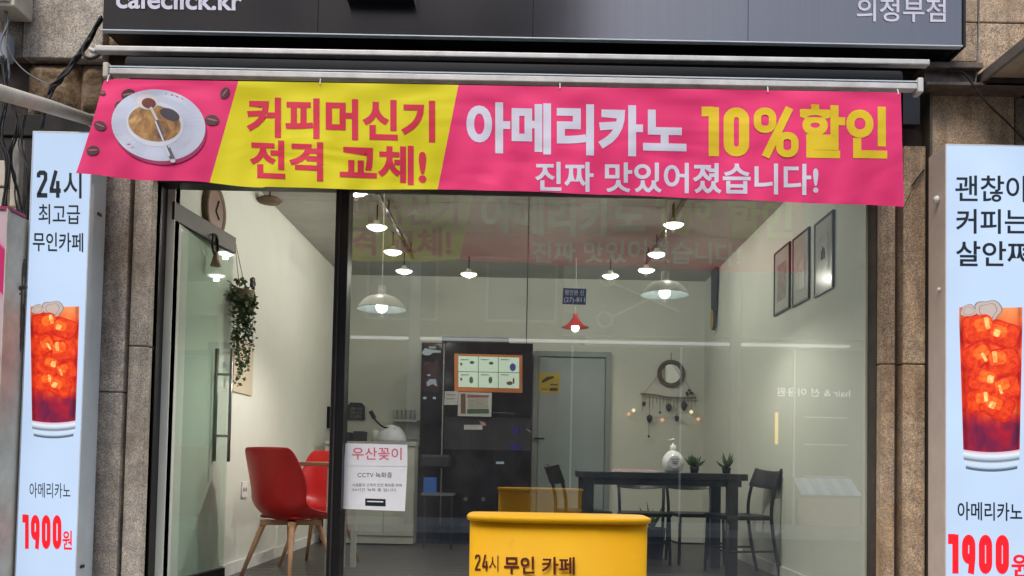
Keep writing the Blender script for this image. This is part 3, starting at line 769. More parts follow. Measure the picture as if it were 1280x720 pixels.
# ================================================================== LEFT NEIGHBOUR BITS
def stripes():
    m = MT('pink_striped_sign_print'); wv = m.node('ShaderNodeTexWave'); wv.wave_type = 'BANDS'; wv.bands_direction = 'DIAGONAL'
    wv.inputs['Scale'].default_value = 1.1; m.link(m.coord(), wv.inputs[0])
    m.set(m.ramp(wv.outputs[0], [(.35, (.62, .02, .16)), (.4, (.68, .30, .42)), (.6, (.62, .45, .5))]), .4); return m.m
nb = thing('neighbour_sign', 'pink striped sign box of the neighbouring shop at the left edge', 'sign', tuple(W(-20, 640, 4.5)))
a0 = PX(-60, 4.45, 400); a1 = PX(4, 4.45, 400)
MB().box((a0, 4.45, ZW), (a1, 4.46, PZ(0, 262, 4.45))).build('printed_face', stripes(), nb)
MB().box((a0, 4.462, ZW), (a1+.0, 4.8, PZ(0, 262, 4.45)-.003)).build('cabinet', M['cream'], nb)
MB().box((a1, 4.44, ZW), (a1+.006, 4.46, PZ(0, 261, 4.45))).build('edge_trim', M['cream'], nb)
MB().box((a0, 4.442, PZ(0, 262, 4.45)), (a1+.008, 4.6, PZ(0, 258, 4.45))).build('top_edge', plain('magenta_edge', (.35, .03, .1), .5), nb)
p_, q_ = W(-12, 112, 3.7), W(116, 151, 4.75)
t = thing('neighbour_awning_arm', 'cream awning roller bar reaching in from the left behind the banner', 'awning bar', tuple(q_))
MB().tube([p_, p_.lerp(q_, .5)+Vector((0, 0, .004)), q_], [.036, .035, .031], 16).build('roller_tube', M['cream'], t, smooth=True)
MB().tube([q_, q_+(q_-p_).normalized()*.03], .038, 16).build('tube_cap', M['whitebar'], t)
# cream post and plates
def pst(label, pa, pb, Y, mat, name='post', cat='post'):
    MBo = MB().box((W(pa[0], pa[1], Y).x, Y, W(pa[0], pb[1], Y).z), (W(pb[0], pa[1], Y).x, Y+.05, W(pa[0], pa[1], Y).z))
    return tag(MBo.build(name, mat, bevel=.005), label, cat)
pst('narrow cream post standing behind the dangling cables at the left', (15, 172), (25, 258), 4.72, M['cream'])
pst('cream plate on the wall below the awning roller at the far left', (-10, 200), (10, 232), 4.75, M['cream'], 'wall_plate', 'plate')
pst('lower cream plate on the wall above the pink striped sign', (-10, 235), (10, 258), 4.75, M['cream'], 'wall_plate', 'plate')
pst('tall tan post between the striped sign and the left lit sign', (8, 260), (24, 800), 4.78, plain('tan_post', (.3, .24, .19), .7, 0, .2), 'post', 'post')
t = thing('junction_box', 'weathered cream electrical junction box at the top left corner', 'junction box', tuple(W(0, 5, 4.7)))
MB().box((PX(-30, 4.66, 0), 4.66, PZ(0, 7, 4.66)), (PX(18, 4.66, 0), 4.84, PZ(0, -40, 4.66))).build('housing', M['cream'], t, bevel=.008)
MB().box((PX(-20, 4.65, 0), 4.645, PZ(0, 2, 4.66)), (PX(12, 4.65, 0), 4.66, PZ(0, -30, 4.66))).build('lid', M['whitebar'], t, bevel=.004)
t = thing('meter_box', 'grey plastic utility box hanging among the cables at the far left', 'utility box', tuple(W(-4, 60, 4.75)))
MB().box((PX(-20, 4.7, 60), 4.76, PZ(0, 68, 4.7)), (PX(1, 4.7, 60), 4.84, PZ(0, 32, 4.7))).build('housing', plain('blue_grey_plastic', (.3, .33, .38), .5), t, bevel=.02)
def cable(label, pts, r, mat, Y=4.6, jit=0, n=1, name='cable', cat='cable', group=None):
    t = thing(name, label, cat, tuple(W(pts[0][0], pts[0][1], Y)), group)
    for k in range(n):
        P = []
        for i, p in enumerate(pts):
            yy = p[2] if len(p) > 2 else Y
            P.append(W(p[0]+random.uniform(-jit, jit), p[1]+random.uniform(-jit, jit), yy+random.uniform(-.02, .02)*(n > 1)))
        MB().tube(bez(P, 8), r*random.uniform(.8, 1.1), 6).build('strand', mat, t, smooth=True)
    return t
cable('thick twisted black cable bundle running diagonally down from the signboard', [(127, 22), (116, 44), (103, 62), (93, 74), (84, 88), (74, 101), (64, 112), (58, 128)], .007, M['cable'], 4.78, 2.6, 7, 'cable_bundle')
cable('short black cable loop curling under the white upper bar end', [(114, 48), (106, 56), (104, 68), (112, 73), (122, 70), (127, 64)], .009, M['cable'], 4.76)
cable('thin grey wire sagging across the rough stone at the left', [(6, 40), (14, 68), (28, 86), (45, 98), (62, 106)], .004, M['cableg'], 4.76)
cable('loose grey wires falling from the junction box at the top left', [(4, 6), (10, 30), (4, 60), (10, 90), (2, 118)], .0045, M['cableg'], 4.72, 4, 5, 'cable_bundle')
cable('thin dark cable hanging behind the cream roller bar', [(58, 128), (54, 150), (53, 166)], .005, M['cable'], 4.78, 2, 3, 'cable_bundle')
cable('dark drooping cables in front of the cream post', [(16, 128), (20, 160), (13, 195), (18, 222), (22, 250), (30, 290), (34, 312)], .0045, M['cable'], 4.68, 3, 5, 'cable_bundle')
cable('dark cable bundle hanging down the far left edge below the grey box', [(4, 70), (8, 120), (2, 165), (9, 205), (5, 262)], .006, M['cable'], 4.64, 4, 5, 'cable_bundle')
cable('thin black cable curving from the roller bar down to the coil', [(30, 140), (26, 180), (36, 215), (31, 262), (36, 300), (30, 335)], .004, M['cable'], 4.66, 3, 3, 'cable_bundle')
t = thing('cable_coil', 'tied coil of dusty brown cable hanging beside the left lit sign', 'cable', tuple(W(24, 400, 4.6)))
for k in range(11):
    P = []; cx = 24+random.uniform(-2, 2); r = random.uniform(5, 10)
    y0 = 330+random.uniform(-18, 12); y1 = 455+random.uniform(-35, 12)
    for i in range(13):
        a = 2*math.pi*i/12; yy = (y0+y1)/2-(y1-y0)/2*math.cos(a); pinch = .25+.75*min(1, abs(yy-362)/40)
        P.append(W(cx+r*math.sin(a)*pinch-(yy-362)*.07, yy, 4.62+random.uniform(-.02, .02)))
    MB().tube(bez(P, 4), .0045, 5).build('cable_loop', M['cabled'], t, smooth=True)
cable('thin cable ends trailing left from the tied coil', [(26, 365), (10, 385), (-6, 402)], .0035, M['cabled'], 4.6, 4, 3, 'cable_bundle')
MB().tube([W(20, 362, 4.585), W(33, 358, 4.585)], .012, 8).build('tie', M['cabled'], t)
# right: wire, cable, canopy
cable('thin grey wire running straight down past the right end of the signboard', [(1224, -6), (1223, 40), (1221, 85), (1219, 104)], .005, M['cableg'], 4.76)
cable('black cable sloping down the granite to the right edge', [(1195, 60), (1187, 78), (1186, 88), (1203, 90), (1217, 107), (1235, 130), (1258, 152), (1285, 180)], .006, M['cable'], 4.74)
cv = thing('neighbour_canopy', 'weathered beige canopy of the next shop jutting out at the right edge', 'canopy', tuple(W(1225, 105, 4.8)))
cw = W(1223, 104, 4.82); cwz = cw.z
def slopez(y): return cwz + (4.82-y)*-.02
b = MB(); b.prism([(cw.x, 4.82, cwz), (cw.x, 3.9, slopez(3.9)), (cw.x+1.6, 3.9, slopez(3.9)), (cw.x+1.6, 4.82, cwz)], (0, 0, .05)); b.build('canopy_sheet', plain('stained_beige_underside', (.34, .27, .19), .7, 0, .3, 4), cv)
MB().bar((cw.x-.008, 4.84, cwz+.005), (cw.x-.008, 3.9, slopez(3.9)+.005), .022, .06).build('edge_bar', plain('grey_brown_metal', (.2, .17, .14), .5, .3, .3), cv, bevel=.003)
MB().box((cw.x, 4.74, cwz-.045), (cw.x+1.6, 4.86, cwz-.004)).build('wall_rail', M['joint'], cv)
MB().tube(bez([(cw.x+.16, 4.6, cwz-.01), (cw.x+.17, 4.6, cwz-.035), (cw.x+.21, 4.6, cwz-.035), (cw.x+.21, 4.6, cwz-.005)], 6), .005, 6).build('hook', M['cable'], cv)
MB().bar(W(1140, 232, 4.84), W(1155, 212, 4.84), .004, .01).build('crack', M['joint'], bld)
cable('thin brown wire slanting across the right granite strip', [(1128, 262), (1140, 238), (1156, 213)], .003, M['cabled'], 4.83)

# ================================================================== YELLOW BIN
bin_ = thing('yellow_tub', 'bright yellow plastic tub with flat lid lettered 24시 무인 카페', 'tub', (0, 3.2, ZW))
BYc = 3.22; bl, br = PX(584.5, 3.05, 660), PX(815, 3.05, 660); bcx = (bl+br)/2; hw = (br-bl)/2; hd = .12
def sup(t, a, c, e=7.0):
    ct, st = math.cos(t), math.sin(t)
    ee = 2/e
    X_ = a*abs(ct)**ee*(1 if ct > 0 else -1)
    return X_, c*abs(st)**ee*(1 if st > 0 else -1) - (.045*(1-(X_/a)**2) if st < 0 else 0)
zlid = PZ(700, 646, BYc-hd)
def ringpts(a, c, z, n=64): return [(bcx+sup(2*math.pi*(k+.5)/n, a, c)[0], BYc+sup(2*math.pi*(k+.5)/n, a, c)[1], z) for k in range(n)]
def loft(rings, cap_top=False, cap_bot=False):
    b = MB(); n = len(rings[0]); vs = [v for r in rings for v in r]
    fs = [(i*n+k, i*n+(k+1) % n, (i+1)*n+(k+1) % n, (i+1)*n+k) for i in range(len(rings)-1) for k in range(n)]
    if cap_top: fs.append(tuple((len(rings)-1)*n+k for k in range(n)))
    if cap_bot: fs.append(tuple(range(n))[::-1])
    b.add(vs, fs); return b
zb = ZW-.004
loft([ringpts(hw*.93, hd*.9, zb), ringpts(hw*.95, hd*.93, zb+.02), ringpts(hw*.985, hd*.97, zb+.4), ringpts(hw*.998, hd, zlid-.021)], True, True).build('tub_body', M['yellow'], bin_, smooth=True)
lw_ = PX(819, 3.05, 640)-bcx
loft([ringpts(lw_-.012, hd+.01, zlid-.022), ringpts(lw_-.003, hd+.02, zlid-.018), ringpts(lw_, hd+.022, zlid-.008), ringpts(lw_-.001, hd+.021, zlid-.002), ringpts(lw_-.006, hd+.016, zlid)], True, True).build('lid', M['yellow'], bin_, smooth=True)
def Sbin(a, c):
    Y = BYc-hd
    for _ in range(6):
        p = W(a, c, Y); q = min(.999, abs(p.x-bcx)/(hw*.995)); Y = BYc - hd*.995*(1-q**7)**(1/7) - .045*(1-q*q)
    return W(a, c, Y-.0025)
letter('lettering', digits('24', .13, .42, .14), Q(593.5, 693, 610, 713, .02), Sbin, M['brownprint'], bin_)
letter('lettering', glyph_mesh('시', .0), Q(611, 694, 623, 714, .02), Sbin, M['brownprint'], bin_)
letter('lettering', glyph_mesh('무인', .024), Q(630, 695, 668, 717, .02), Sbin, M['brownprint'], bin_)
letter('lettering', glyph_mesh('카페', .022), Q(677, 696, 718.5, 718, .01), Sbin, M['brownprint'], bin_)
for zz in (.2, .42):
    loft([ringpts(hw*.97, hd*.96, zb+zz), ringpts(hw*.985, hd*.985+.004, zb+zz+.01), ringpts(hw*.975, hd*.965, zb+zz+.02)]).build('moulded_rib', M['yellow'], bin_, smooth=True)

# ================================================================== POSTER ON GLASS
ps = thing('umbrella_notice', 'white paper notice on the glass with pink heading 우산꽂이', 'notice', tuple(W(470, 600, 4.99)))
SP = lambda a, c: W(a, c, 4.9895)
def sheet(name, quad, Y, mat, parent, t=.001):
    pts = [W(a, c, Y) for a, c in quad]
    return MB().prism(pts, (0, t, 0)).build(name, mat, parent)
sheet('upper_sheet', ((432, 554), (509, 556), (509, 583), (430, 582)), 4.991, M['paper'], ps, .003)
sheet('lower_sheet', ((430, 582), (509, 583), (506, 639), (429, 636)), 4.993, M['paper'], ps, .0015)
pinkink = plain('pink_marker_ink', (.72, .10, .18), .6, 0, 0); greyink = plain('grey_print_ink', (.12, .13, .14), .6, 0, 0)
letter('lettering', glyph_mesh('우산꽂이', .006), Q(440, 559, 502, 574.5, .01), SP, pinkink, ps)
SP2 = lambda a, c: W(a, c, 4.9915)
letter('lettering', glyph_mesh('CCTV 녹화중', 0), Q(447, 590, 490, 597, .01), SP2, greyink, ps)
letter('lettering', glyph_mesh('시설물과 고객의 안전 확보를 위해', -.002), Q(440, 604, 502, 608, .01), SP2, greyink, ps)
letter('lettering', glyph_mesh('24시간 녹화 중 입니다', -.002), Q(440, 610, 495, 614, .01), SP2, greyink, ps)
MB().prism([W(a, c, 4.9915) for a, c in ((456.5, 623), (482, 624), (482, 633), (456.5, 632))], (0, .0008, 0)).build('black_label', M['ink'], ps)
b = MB().prism([W(a, c, 4.991) for a, c in ((459, 626), (479, 626.5), (479, 628), (459, 627.5))], (0, .0004, 0)); b.build('label_print', M['paper'], ps)
# blue plate sign
bp = thing('blue_sticker', 'small blue sticker with white lettering on the glass above the red lamp', 'sticker', tuple(W(718, 370, 4.99)))
sheet('sticker_film', ((704, 360), (733, 361), (732, 381), (703, 380)), 4.992, plain('blue_film', (.06, .10, .18), .4, 0, .05), bp, .0012)
SPb = lambda a, c: W(a, c, 4.991)
letter('lettering', glyph_mesh('평안본 신', .01), Q(706, 362, 730, 369, .01), SPb, M['lilac'], bp)
letter('lettering', glyph_mesh('(27)-811', .01), Q(705, 371.5, 731, 379, .01), SPb, M['lilac'], bp)

# ================================================================== INTERIOR THINGS
# tracks + spot lamps
def track(label, p, q):
    t = thing('lamp_track', label, 'track', tuple(p), 'black lamp tracks under the ceiling')
    MB().bar(p, q, .03, .02).build('rail', M['black'], t)
    for k in (.05, .5, .95):
        c = p.lerp(q, k); MB().tube([c, (c.x, c.y, ZCE)], .006, 6).build('suspension_rod', M['black'], t)
def zc_(z, x, y): return Vector((x, y, z))
track('black lamp track on the left of the ceiling', zc_(2.74, -1.12, 5.3), zc_(2.74, -1.12, 8.3))
track('black lamp track on the right of the ceiling', zc_(2.74, 1.15, 5.3), zc_(2.74, 1.15, 8.3))
spots = [(445, 240, 5.75, 'nearest lamp of the left track, cut by the banner edge'), (471, 284, 6.43, 'second lamp of the left track counted from the window'), (491, 315, 7.2, 'third lamp of the left track counted from the window'), (505, 339, 7.87, 'farthest and smallest lamp of the left track'),
         (586, 343, 8.0, 'round spotlight hanging alone left of the ceiling middle'), (763, 345, 8.0, 'round spotlight above and right of the red pendant lamp'), (808, 338, 7.9, 'farthest lamp of the right track, close above the white pendant'), (821, 318, 7.25, 'middle lamp of the right track'), (842, 281, 6.4, 'nearest lamp of the right track')]
sp0 = None
for px, py, Y, lab in spots:
    c = W(px, py, Y)
    if sp0 is None:
        t = thing('spot_lamp', 'glowing round spotlight, '+lab, 'spotlight', (0, 0, 0), 'round spotlights under the ceiling', local=True)
        MB().lathe((0, 0, 0), [(0, .05), (.02, .05), (.025, .03), (.072, .012), (.082, .0), (.076, .0)], 20).build('lamp_shade', M['shade'], t, smooth=True)
        MB().lathe((0, 0, 0), [(.076, .004), (.062, -.012), (.03, -.024), (0, -.028)], 20).build('lamp_bulb', M['bulbw'], t, smooth=True)
        MB().tube([(0, 0, .05), (0, 0, .17)], .006, 6).build('hanger', M['black'], t)
        sp0 = t
    else:
        t = copy_tree(sp0); t['label'] = 'glowing round spotlight, '+lab
    t.location = c
    l = bpy.data.lights.new('spot_lamp_light', 'POINT'); l.energy = 5.4; l.color = (1, .95, .86); l.shadow_soft_size = .012
    lo = bpy.data.objects.new('spot_lamp_light', l); COL.objects.link(lo); lo.location = c+Vector((0, 0, -.042))
# pendants
def pendant(label, c, r, mo, mi, tall=1.0, top_=ZCE, e=22, red=False):
    t = thing('pendant_lamp', label, 'pendant lamp', tuple(c), 'enamel pendant lamps')
    k = r/.18
    if not red: pr = [(.028*k, .17*k), (.03*k, .105*k), (.05*k, .098*k), (.10*k, .085*k), (.14*k, .055*k), (.165*k, .02*k), (.182*k, .0)]
    else: pr = [(.03*k, .2*k), (.035*k, .15*k), (.06*k, .12*k), (.1*k, .07*k), (.15*k, .03*k), (.185*k, .02*k)]
    MB().lathe(c, pr, 32).build('lamp_shade', mo, t, smooth=True)
    MB().lathe(c, [(a-.003, h-.004) for a, h in pr[1:]], 32).build('shade_lining', mi, t, smooth=True)
    rb_ = .043*k*(1.25 if red else 1)
    pr2 = [(rb_*math.sin(math.pi*i/10), -rb_*math.cos(math.pi*i/10)+.012*k) for i in range(11)]
    MB().lathe(c, pr2, 20).build('lamp_bulb', M['bulbw'], t, smooth=True)
    MB().tube([c+Vector((0, 0, .16*k)), (c.x, c.y, top_)], .004, 6).build('cord', M['cream'], t)
    l = bpy.data.lights.new('pendant_light', 'SPOT'); l.spot_size = math.radians(168); l.spot_blend = .5; l.energy = e*1.35; l.color = (1, .95, .87) if not red else (1, .8, .7); l.shadow_soft_size = .012
    lo = bpy.data.objects.new('pendant_light', l); COL.objects.link(lo); lo.location = c+Vector((0, 0, (-.047 if not red else -.056)*k))
pendant('cream enamel pendant lamp hanging left above the notice and counter', W(477, 386, 6.2), .178, M['shade'], M['shadein'])
pendant('cream enamel pendant lamp hanging over the black dining table', W(831, 368, 6.3), .178, M['shade'], M['shadein'])
pendant('small red pendant lamp hanging in front of the back wall door', W(719, 411, 8.6), .135, M['redshade'], M['redshade'], e=6, red=True)
# framed pictures on the right wall
for (a, c0, c1, a2, d0, d1, lab, mt) in ((1040, 265, 360, 1017, 278, 371, 'nearest and largest black framed picture on the right wall', 0), (1010, 286, 375, 990, 297, 382, 'middle black framed picture of the three on the right wall', 1), (986, 305, 386, 967, 314, 394, 'farthest black framed picture on the right wall with reddish print', 2)):
    n0 = WX(a, c0, XR-.02); f0_ = WX(a2, d0, XR-.02); n1 = WX(a, c1, XR-.02); f1 = WX(a2, d1, XR-.02)
    y0, y1 = n0.y, f0_.y; z1 = (n0.z+f0_.z)/2; z0 = (n1.z+f1.z)/2
    t = thing('framed_picture', lab, 'picture', (XR, (y0+y1)/2, z0), 'framed pictures in a row on the right wall')
    fb = .014
    for A_, B_ in (((XR-.018, y0, z0), (XR-.001, y0+fb, z1)), ((XR-.018, y1-fb, z0), (XR-.001, y1, z1)), ((XR-.018, y0+fb, z0), (XR-.001, y1-fb, z0+fb)), ((XR-.018, y0+fb, z1-fb), (XR-.001, y1-fb, z1))):
        MB().box(A_, B_).build('frame_rail', M['black'], t)
    MB().box((XR-.012, y0+fb, z0+fb), (XR-.003, y1-fb, z1-fb)).build('mat_board', plain('picture_board_grey', (.42, .43, .38), .15, 0, .08, 3), t)
    pc = plain('picture_print', ((.40, .41, .36), (.44, .43, .38), (.30, .24, .22))[mt], .2, 0, .25, 12)
    MB().box((XR-.014, y0+.09, z0+.1), (XR-.0125, y1-.09, z1-.12)).build('print', pc, t)
    if mt == 0:
        zz = (z0+z1)/2; ym = (y0+y1)/2
        for k in range(3): MB().tube([(XR-.016, ym-.03+.03*k, zz-.03), (XR-.016, ym-.02+.025*k, zz+.04+.02*(k % 2))], .003, 5).build('line_drawing', M['ink'], t)
# hanging textile on the right wall near the corner
pt = WX(889, 290, XR-.02); pb = WX(889, 410, XR-.02); yy = min(pt.y, 9.3)
zz1 = PZ(889, 290, 8.95); zz0 = PZ(889, 412, 8.95)
t = thing('wall_hanging', 'long dark wall hanging with yellow tip near the back right corner', 'wall hanging', (XR, 9.1, zz0))
b = MB(); pts = []
for k in range(16):
    a = 2*math.pi*k/16; pts.append((XR-.02, 9.0+.12*math.cos(a)*(1 if math.sin(a) > 0 else .8), (zz0+zz1)/2+(zz1-zz0)/2*math.sin(a)))
b.prism(pts, (-.025, 0, 0)); b.build('textile', plain('dark_textile', (.04, .04, .035), .9, 0, .4, 15), t)
MB().prism([(XR-.05, 8.99+.06*math.cos(a*math.pi/4), zz0+.11+.11*math.sin(a*math.pi/4)) for a in range(8)], (-.01, 0, 0)).build('yellow_tip', plain('mustard_cloth', (.4, .3, .06), .8), t)
# back wall door
dd = thing('back_door', 'grey steel door in the back wall beside the coffee machine', 'door', (.9, YB, ZF))
x0, x1 = PX(668, YB, 500), PX(763, YB, 500); zt = PZ(715, 440, YB); 
for A_, B_ in (((x1-.06, YB-.05, ZF), (x1, YB+.0, zt)), ((x0-.02, YB-.05, ZF), (x0+.04, YB, zt)), ((x0+.04, YB-.05, zt-.06), (x1-.06, YB, zt))):
    MB().box(A_, B_).build('door_frame', M['frame'], dd, bevel=.004)
MB().box((x0+.045, YB-.03, ZF+.01), (x1-.065, YB-.002, zt-.07)).build('door_leaf', M['doorgrey'], dd, bevel=.004)
hp = W(668, 548, YB-.05)
h_ = MB().tube([hp+Vector((0, .03, 0)), hp+Vector((0, -.03, 0)), hp+Vector((.11, -.03, 0))], .01, 8).build('handle', M['black'], dd, smooth=True)
b = MB().lathe(hp+Vector((0, .02, 0)), [(0, -.008), (.022, -.008), (.024, 0)], 12, 'Y'); b.build('rose', M['black'], h_)
b = MB().lathe(W(667, 514, YB-.035), [(0, -.008), (.016, -.008), (.018, 0.005)], 12, 'Y'); b.build('lock', M['black'], dd)
sn = thing('door_sticker', 'square yellow warning sticker with black drawing on the back door', 'sticker', tuple(W(686, 479, YB-.04)))
sheet('sticker_sheet', ((673.5, 466), (699.5, 466.5), (699, 491.5), (673.5, 491)), YB-.036, plain('yellow_sticker', (.50, .38, .03), .6, 0, .1), sn, .003)
sk = plain('sticker_black', (.03, .02, .01), .6, 0, 0)
sheet('drawing', ((677, 476), (684, 471), (692, 470), (693, 472), (688, 474), (682, 477), (678, 479)), YB-.039, sk, sn, .001)
sheet('caption', ((688, 480), (697, 480), (697, 481.5), (688, 481.5)), YB-.039, sk, sn, .001)
sheet('caption', ((676, 486), (685, 486), (685, 487), (676, 487)), YB-.039, sk, sn, .001)
sheet('caption', ((687, 485), (697, 485), (697, 488.5), (687, 488.5)), YB-.039, sk, sn, .001)
# round mirror
mr = thing('round_mirror', 'round wall mirror with thick brown woven rim on the back wall', 'mirror', tuple(W(839, 467, YB)))
mc = W(839, 467, YB-.03); R1 = 17.5/112
pr = [(R1-.045+.025*math.cos(2*math.pi*k/10)+.02, .018*math.sin(2*math.pi*k/10)) for k in range(11)]
MB().lathe(mc, pr, 40, 'Y').build('woven_rim', M['rattan'], mr, smooth=True)
MB().lathe(mc+Vector((0, .01, 0)), [(0, 0), (R1-.03, 0), (R1-.03, .015)], 32, 'Y').build('mirror_glass', M['mirror'], mr)
MB().tube([mc+Vector((0, .01, R1)), mc+Vector((0, .015, R1+.08))], .004, 5).build('hanging_loop', M['stem'], mr)
# macrame branch with charms and fairy lights
ch = thing('charm_branch', 'branch wall hanging with dangling dark charms under the round mirror', 'wall decoration', tuple(W(836, 496, YB)))
YD = YB-.05
MB().tube(bez([W(801, 492, YD), W(820, 494, YD), (W(840, 497, YD)), W(870, 497, YD)], 4), .012, 6).build('branch', M['stem'], ch)
MB().tube([W(805, 492, YD), W(838, 450, YD), W(868, 494, YD)], .003, 5).build('hanging_string', M['stem'], ch)
for (a, c0, c1, r) in ((812, 494, 522, 4), (836, 497, 508, 4), (855, 498, 506, 4.5), (846, 498, 522, 3), (825, 496, 515, 1.5), (805, 494, 504, 2.5), (811, 524, 545, 1.5)):
    s_ = MB().tube([W(a, c0, YD), W(a, c1, YD)], .003, 5).build('charm_string', M['stem'], ch)
    p = W(a, c1, YD-.01); rr = r/112
    MB().lathe(p, [(0, rr), (rr*.7, rr*.6), (rr, 0), (rr*.7, -rr*1.1), (0, -rr*1.8)], 10).build('charm', M['leafd'], s_, smooth=True)
for k in range(16):
    a = 803+k*4.4; p = W(a, 496+k*.1, YD); b = MB().tube([p, p+Vector((0, 0, -random.uniform(.05, .16)))], .003, 4); b.build('twine_tassel', M['stem'], ch)
for k in range(5):
    p = W(862+random.uniform(-5, 5), 492+random.uniform(-4, 3), YD-.02); b = MB().lathe(p, [(0, .02), (.022, 0), (0, -.02)], 8); b.build('dried_flower', M['leafd'], ch)
fl = thing('fairy_lights', 'string of small warm fairy bulbs on the back wall around the branch', 'string lights', tuple(W(836, 520, YB)))
fp = [(786, 518, 0), (792, 513, 1), (828, 525, 0), (864, 515, 1), (873, 524, 0)]
MB().tube(bez([W(a, c-3, YB-.03) for a, c, _ in fp], 6), .0025, 5).build('light_wire', M['cream'], fl)
for a, c, k in fp:
    MB().lathe(W(a, c, YB-.05), [(0, .022), (.018, .012), (.022, -.004), (0, -.024)], 10).build('fairy_bulb', M['bulby' if k else 'bulbs'], fl, smooth=True)
# counter and things on it
cy0 = 8.6; cx0, cx1 = PX(405, cy0, 600), PX(518, cy0, 600); cz = PZ(470, 552, cy0)
cn = thing('service_counter', 'white service counter against the back wall behind the notice', 'counter', ((cx0+cx1)/2, 9, ZF))
MB().box((cx0, cy0-.02, cz-.04), (cx1+.01, YB-.02, cz)).build('worktop', plain('stone_worktop', (.42, .42, .40), .4), cn, bevel=.004)
nd = 3
for k in range(nd):
    a = cx0+(cx1-cx0)*k/nd; c = cx0+(cx1-cx0)*(k+1)/nd
    MB().box((a+.003, cy0, ZF+.1), (c-.003, cy0+.02, cz-.05)).build('cupboard_door', M['counter'], cn, bevel=.003)
MB().box((cx0, cy0+.02, ZF+.02), (cx1, YB-.02, cz-.04)).build('carcass', M['counter'], cn)
MB().box((cx0, cy0+.03, ZF), (cx1, cy0+.06, ZF+.098)).build('kick_board', M['blackmat'], cn)
def ontop(name, label, cat, px0, px1, ptop, Y, mat, d=.15, bevel=.01, zb_=None):
    a = PX(px0, Y, 545); c = PX(px1, Y, 545); z1 = PZ((px0+px1)/2, ptop, Y)
    return tag(MB().box((a, Y, cz if zb_ is None else zb_), (c, Y+d, z1)).build(name, mat, bevel=bevel), label, cat)
ontop('storage_box', 'black box on the counter nearest to the mullion', 'box', 427, 438, 540, 8.8, M['mach2'])
ontop('storage_box', 'black box on the counter right of its twin', 'box', 441, 456, 539, 8.8, M['mach2'])
cw_ = thing('paper_cup_dispenser', 'cream cylinder canister on the counter beside the white kettle hood', 'canister', tuple(W(469, 548, 8.9)))
pc_ = W(469, 552, 8.9); pc_.z = cz
MB().lathe(pc_, [(0, .002), (.035, .002), (.038, .10), (.03, .12), (0, .125)], 16).build('canister_body', M['white'], cw_, smooth=True)
MB().lathe(pc_, [(.03, .12), (.032, .135), (0, .14)], 16).build('canister_lid', M['cream'], cw_, smooth=True)
kt = thing('water_dispenser', 'white domed appliance with black gooseneck on the counter', 'appliance', tuple(W(490, 552, 8.75)))
kc = W(489, 552, 8.78); kc.z = cz
MB().lathe(kc, [(0, .002), (.15, .002), (.155, .03), (.13, .10), (.08, .16), (0, .18)], 20).build('dome_body', plain('translucent_white_plastic', (.6, .62, .68), .3), kt, smooth=True)
MB().tube(bez([W(465, 517, 8.7), W(470, 526, 8.7), W(480, 534, 8.7), W(494, 537, 8.7), W(499, 546, 8.75)], 6), [.012]*1+[.010]*24, 8).build('gooseneck', M['blackmat'], kt, smooth=True)
MB().tube([W(463, 514, 8.7), W(468, 523, 8.7)], .022, 10).build('nozzle', M['blackmat'], kt)
bs = thing('black_wall_sign', 'small black house shaped board with pale lettering on back wall', 'sign', tuple(W(444, 525, YB)))
sheet('board', ((434, 508), (438, 503), (452, 503.5), (456, 508), (456, 525), (434, 524.5)), YB-.03, M['ink'], bs, .02)
for k, yy_ in enumerate((509, 514, 519)):
    letter('lettering', glyph_mesh(('휴식', '공간', 'CAFE')[k], .01), Q(438, yy_, 452, yy_+3.6, .01), lambda a, c: W(a, c, YB-.032), plain('chalk_white', (.25, .25, .24), .8, 0, 0), bs)
sh = thing('glass_shelf', 'small shelf of pale cups on the back wall beside the black machine', 'shelf', tuple(W(506, 525, YB)))
MB().box((PX(491, YB-.2, 525), YB-.2, PZ(500, 527, YB-.2)), (PX(522, YB-.2, 525), YB-.01, PZ(500, 524, YB-.2))).build('shelf_board', M['counter'], sh)
MB().box((PX(491, YB-.02, 525), YB-.03, PZ(500, 548, YB-.2)), (PX(522, YB-.2, 525), YB-.02, PZ(500, 528, YB-.2))).build('back_panel', M['counter'], sh)
for k in range(5):
    c = W(494+k*5.6, 524, YB-.12); g = MB().lathe(c, [(.02, 0), (.024, .05), (.026, .10)], 12); tag(g.build('tumbler', plain('pale_tumbler', (.42, .45, .42), .2, 0, .05), smooth=True), ('leftmost','second from the left','middle','second from the right','rightmost')[k]+' pale tumbler in the row on the small wall shelf', 'cup', 'pale tumblers on the wall shelf')
# ------- coffee machine
MYF = 8.85
mx0, mx1, mx2 = PX(524, MYF, 550), PX(553.5, MYF, 550), PX(664, MYF, 550)
mzt = PZ(600, 428, MYF)
fg = thing('black_fridge', 'narrow black glass front cabinet left of the coffee machine', 'cabinet', ((mx0+mx1)/2, 9.2, ZF))
MB().box((mx0, MYF+.01, ZF), (mx1-.01, YB-.03, mzt-.01)).build('cabinet_body', M['mach2'], fg, bevel=.006)
MB().box((mx0+.01, MYF-.005, ZF+.06), (mx1-.02, MYF+.009, mzt-.02)).build('door_panel', M['mach'], fg, bevel=.002)
MB().tube([(mx1-.006, MYF-.02, PZ(550, 655, MYF)), (mx1-.006, MYF-.02, mzt-.02)], .006, 8).build('edge_strip', M['chrome'], fg)
sheet('brand_print', ((536, 433), (545, 433), (545, 435.5), (536, 435.5)), MYF-.008, plain('grey_print', (.3, .32, .34), .4), fg, .002)
glow = backlit('machine_white_led', (.4, .5, .54), .25)
sheet('status_light', ((527, 441), (531, 435), (540, 437), (551, 438.5), (551, 440.5), (541, 441), (537, 444), (530, 444)), MYF-.008, glow, fg, .002)
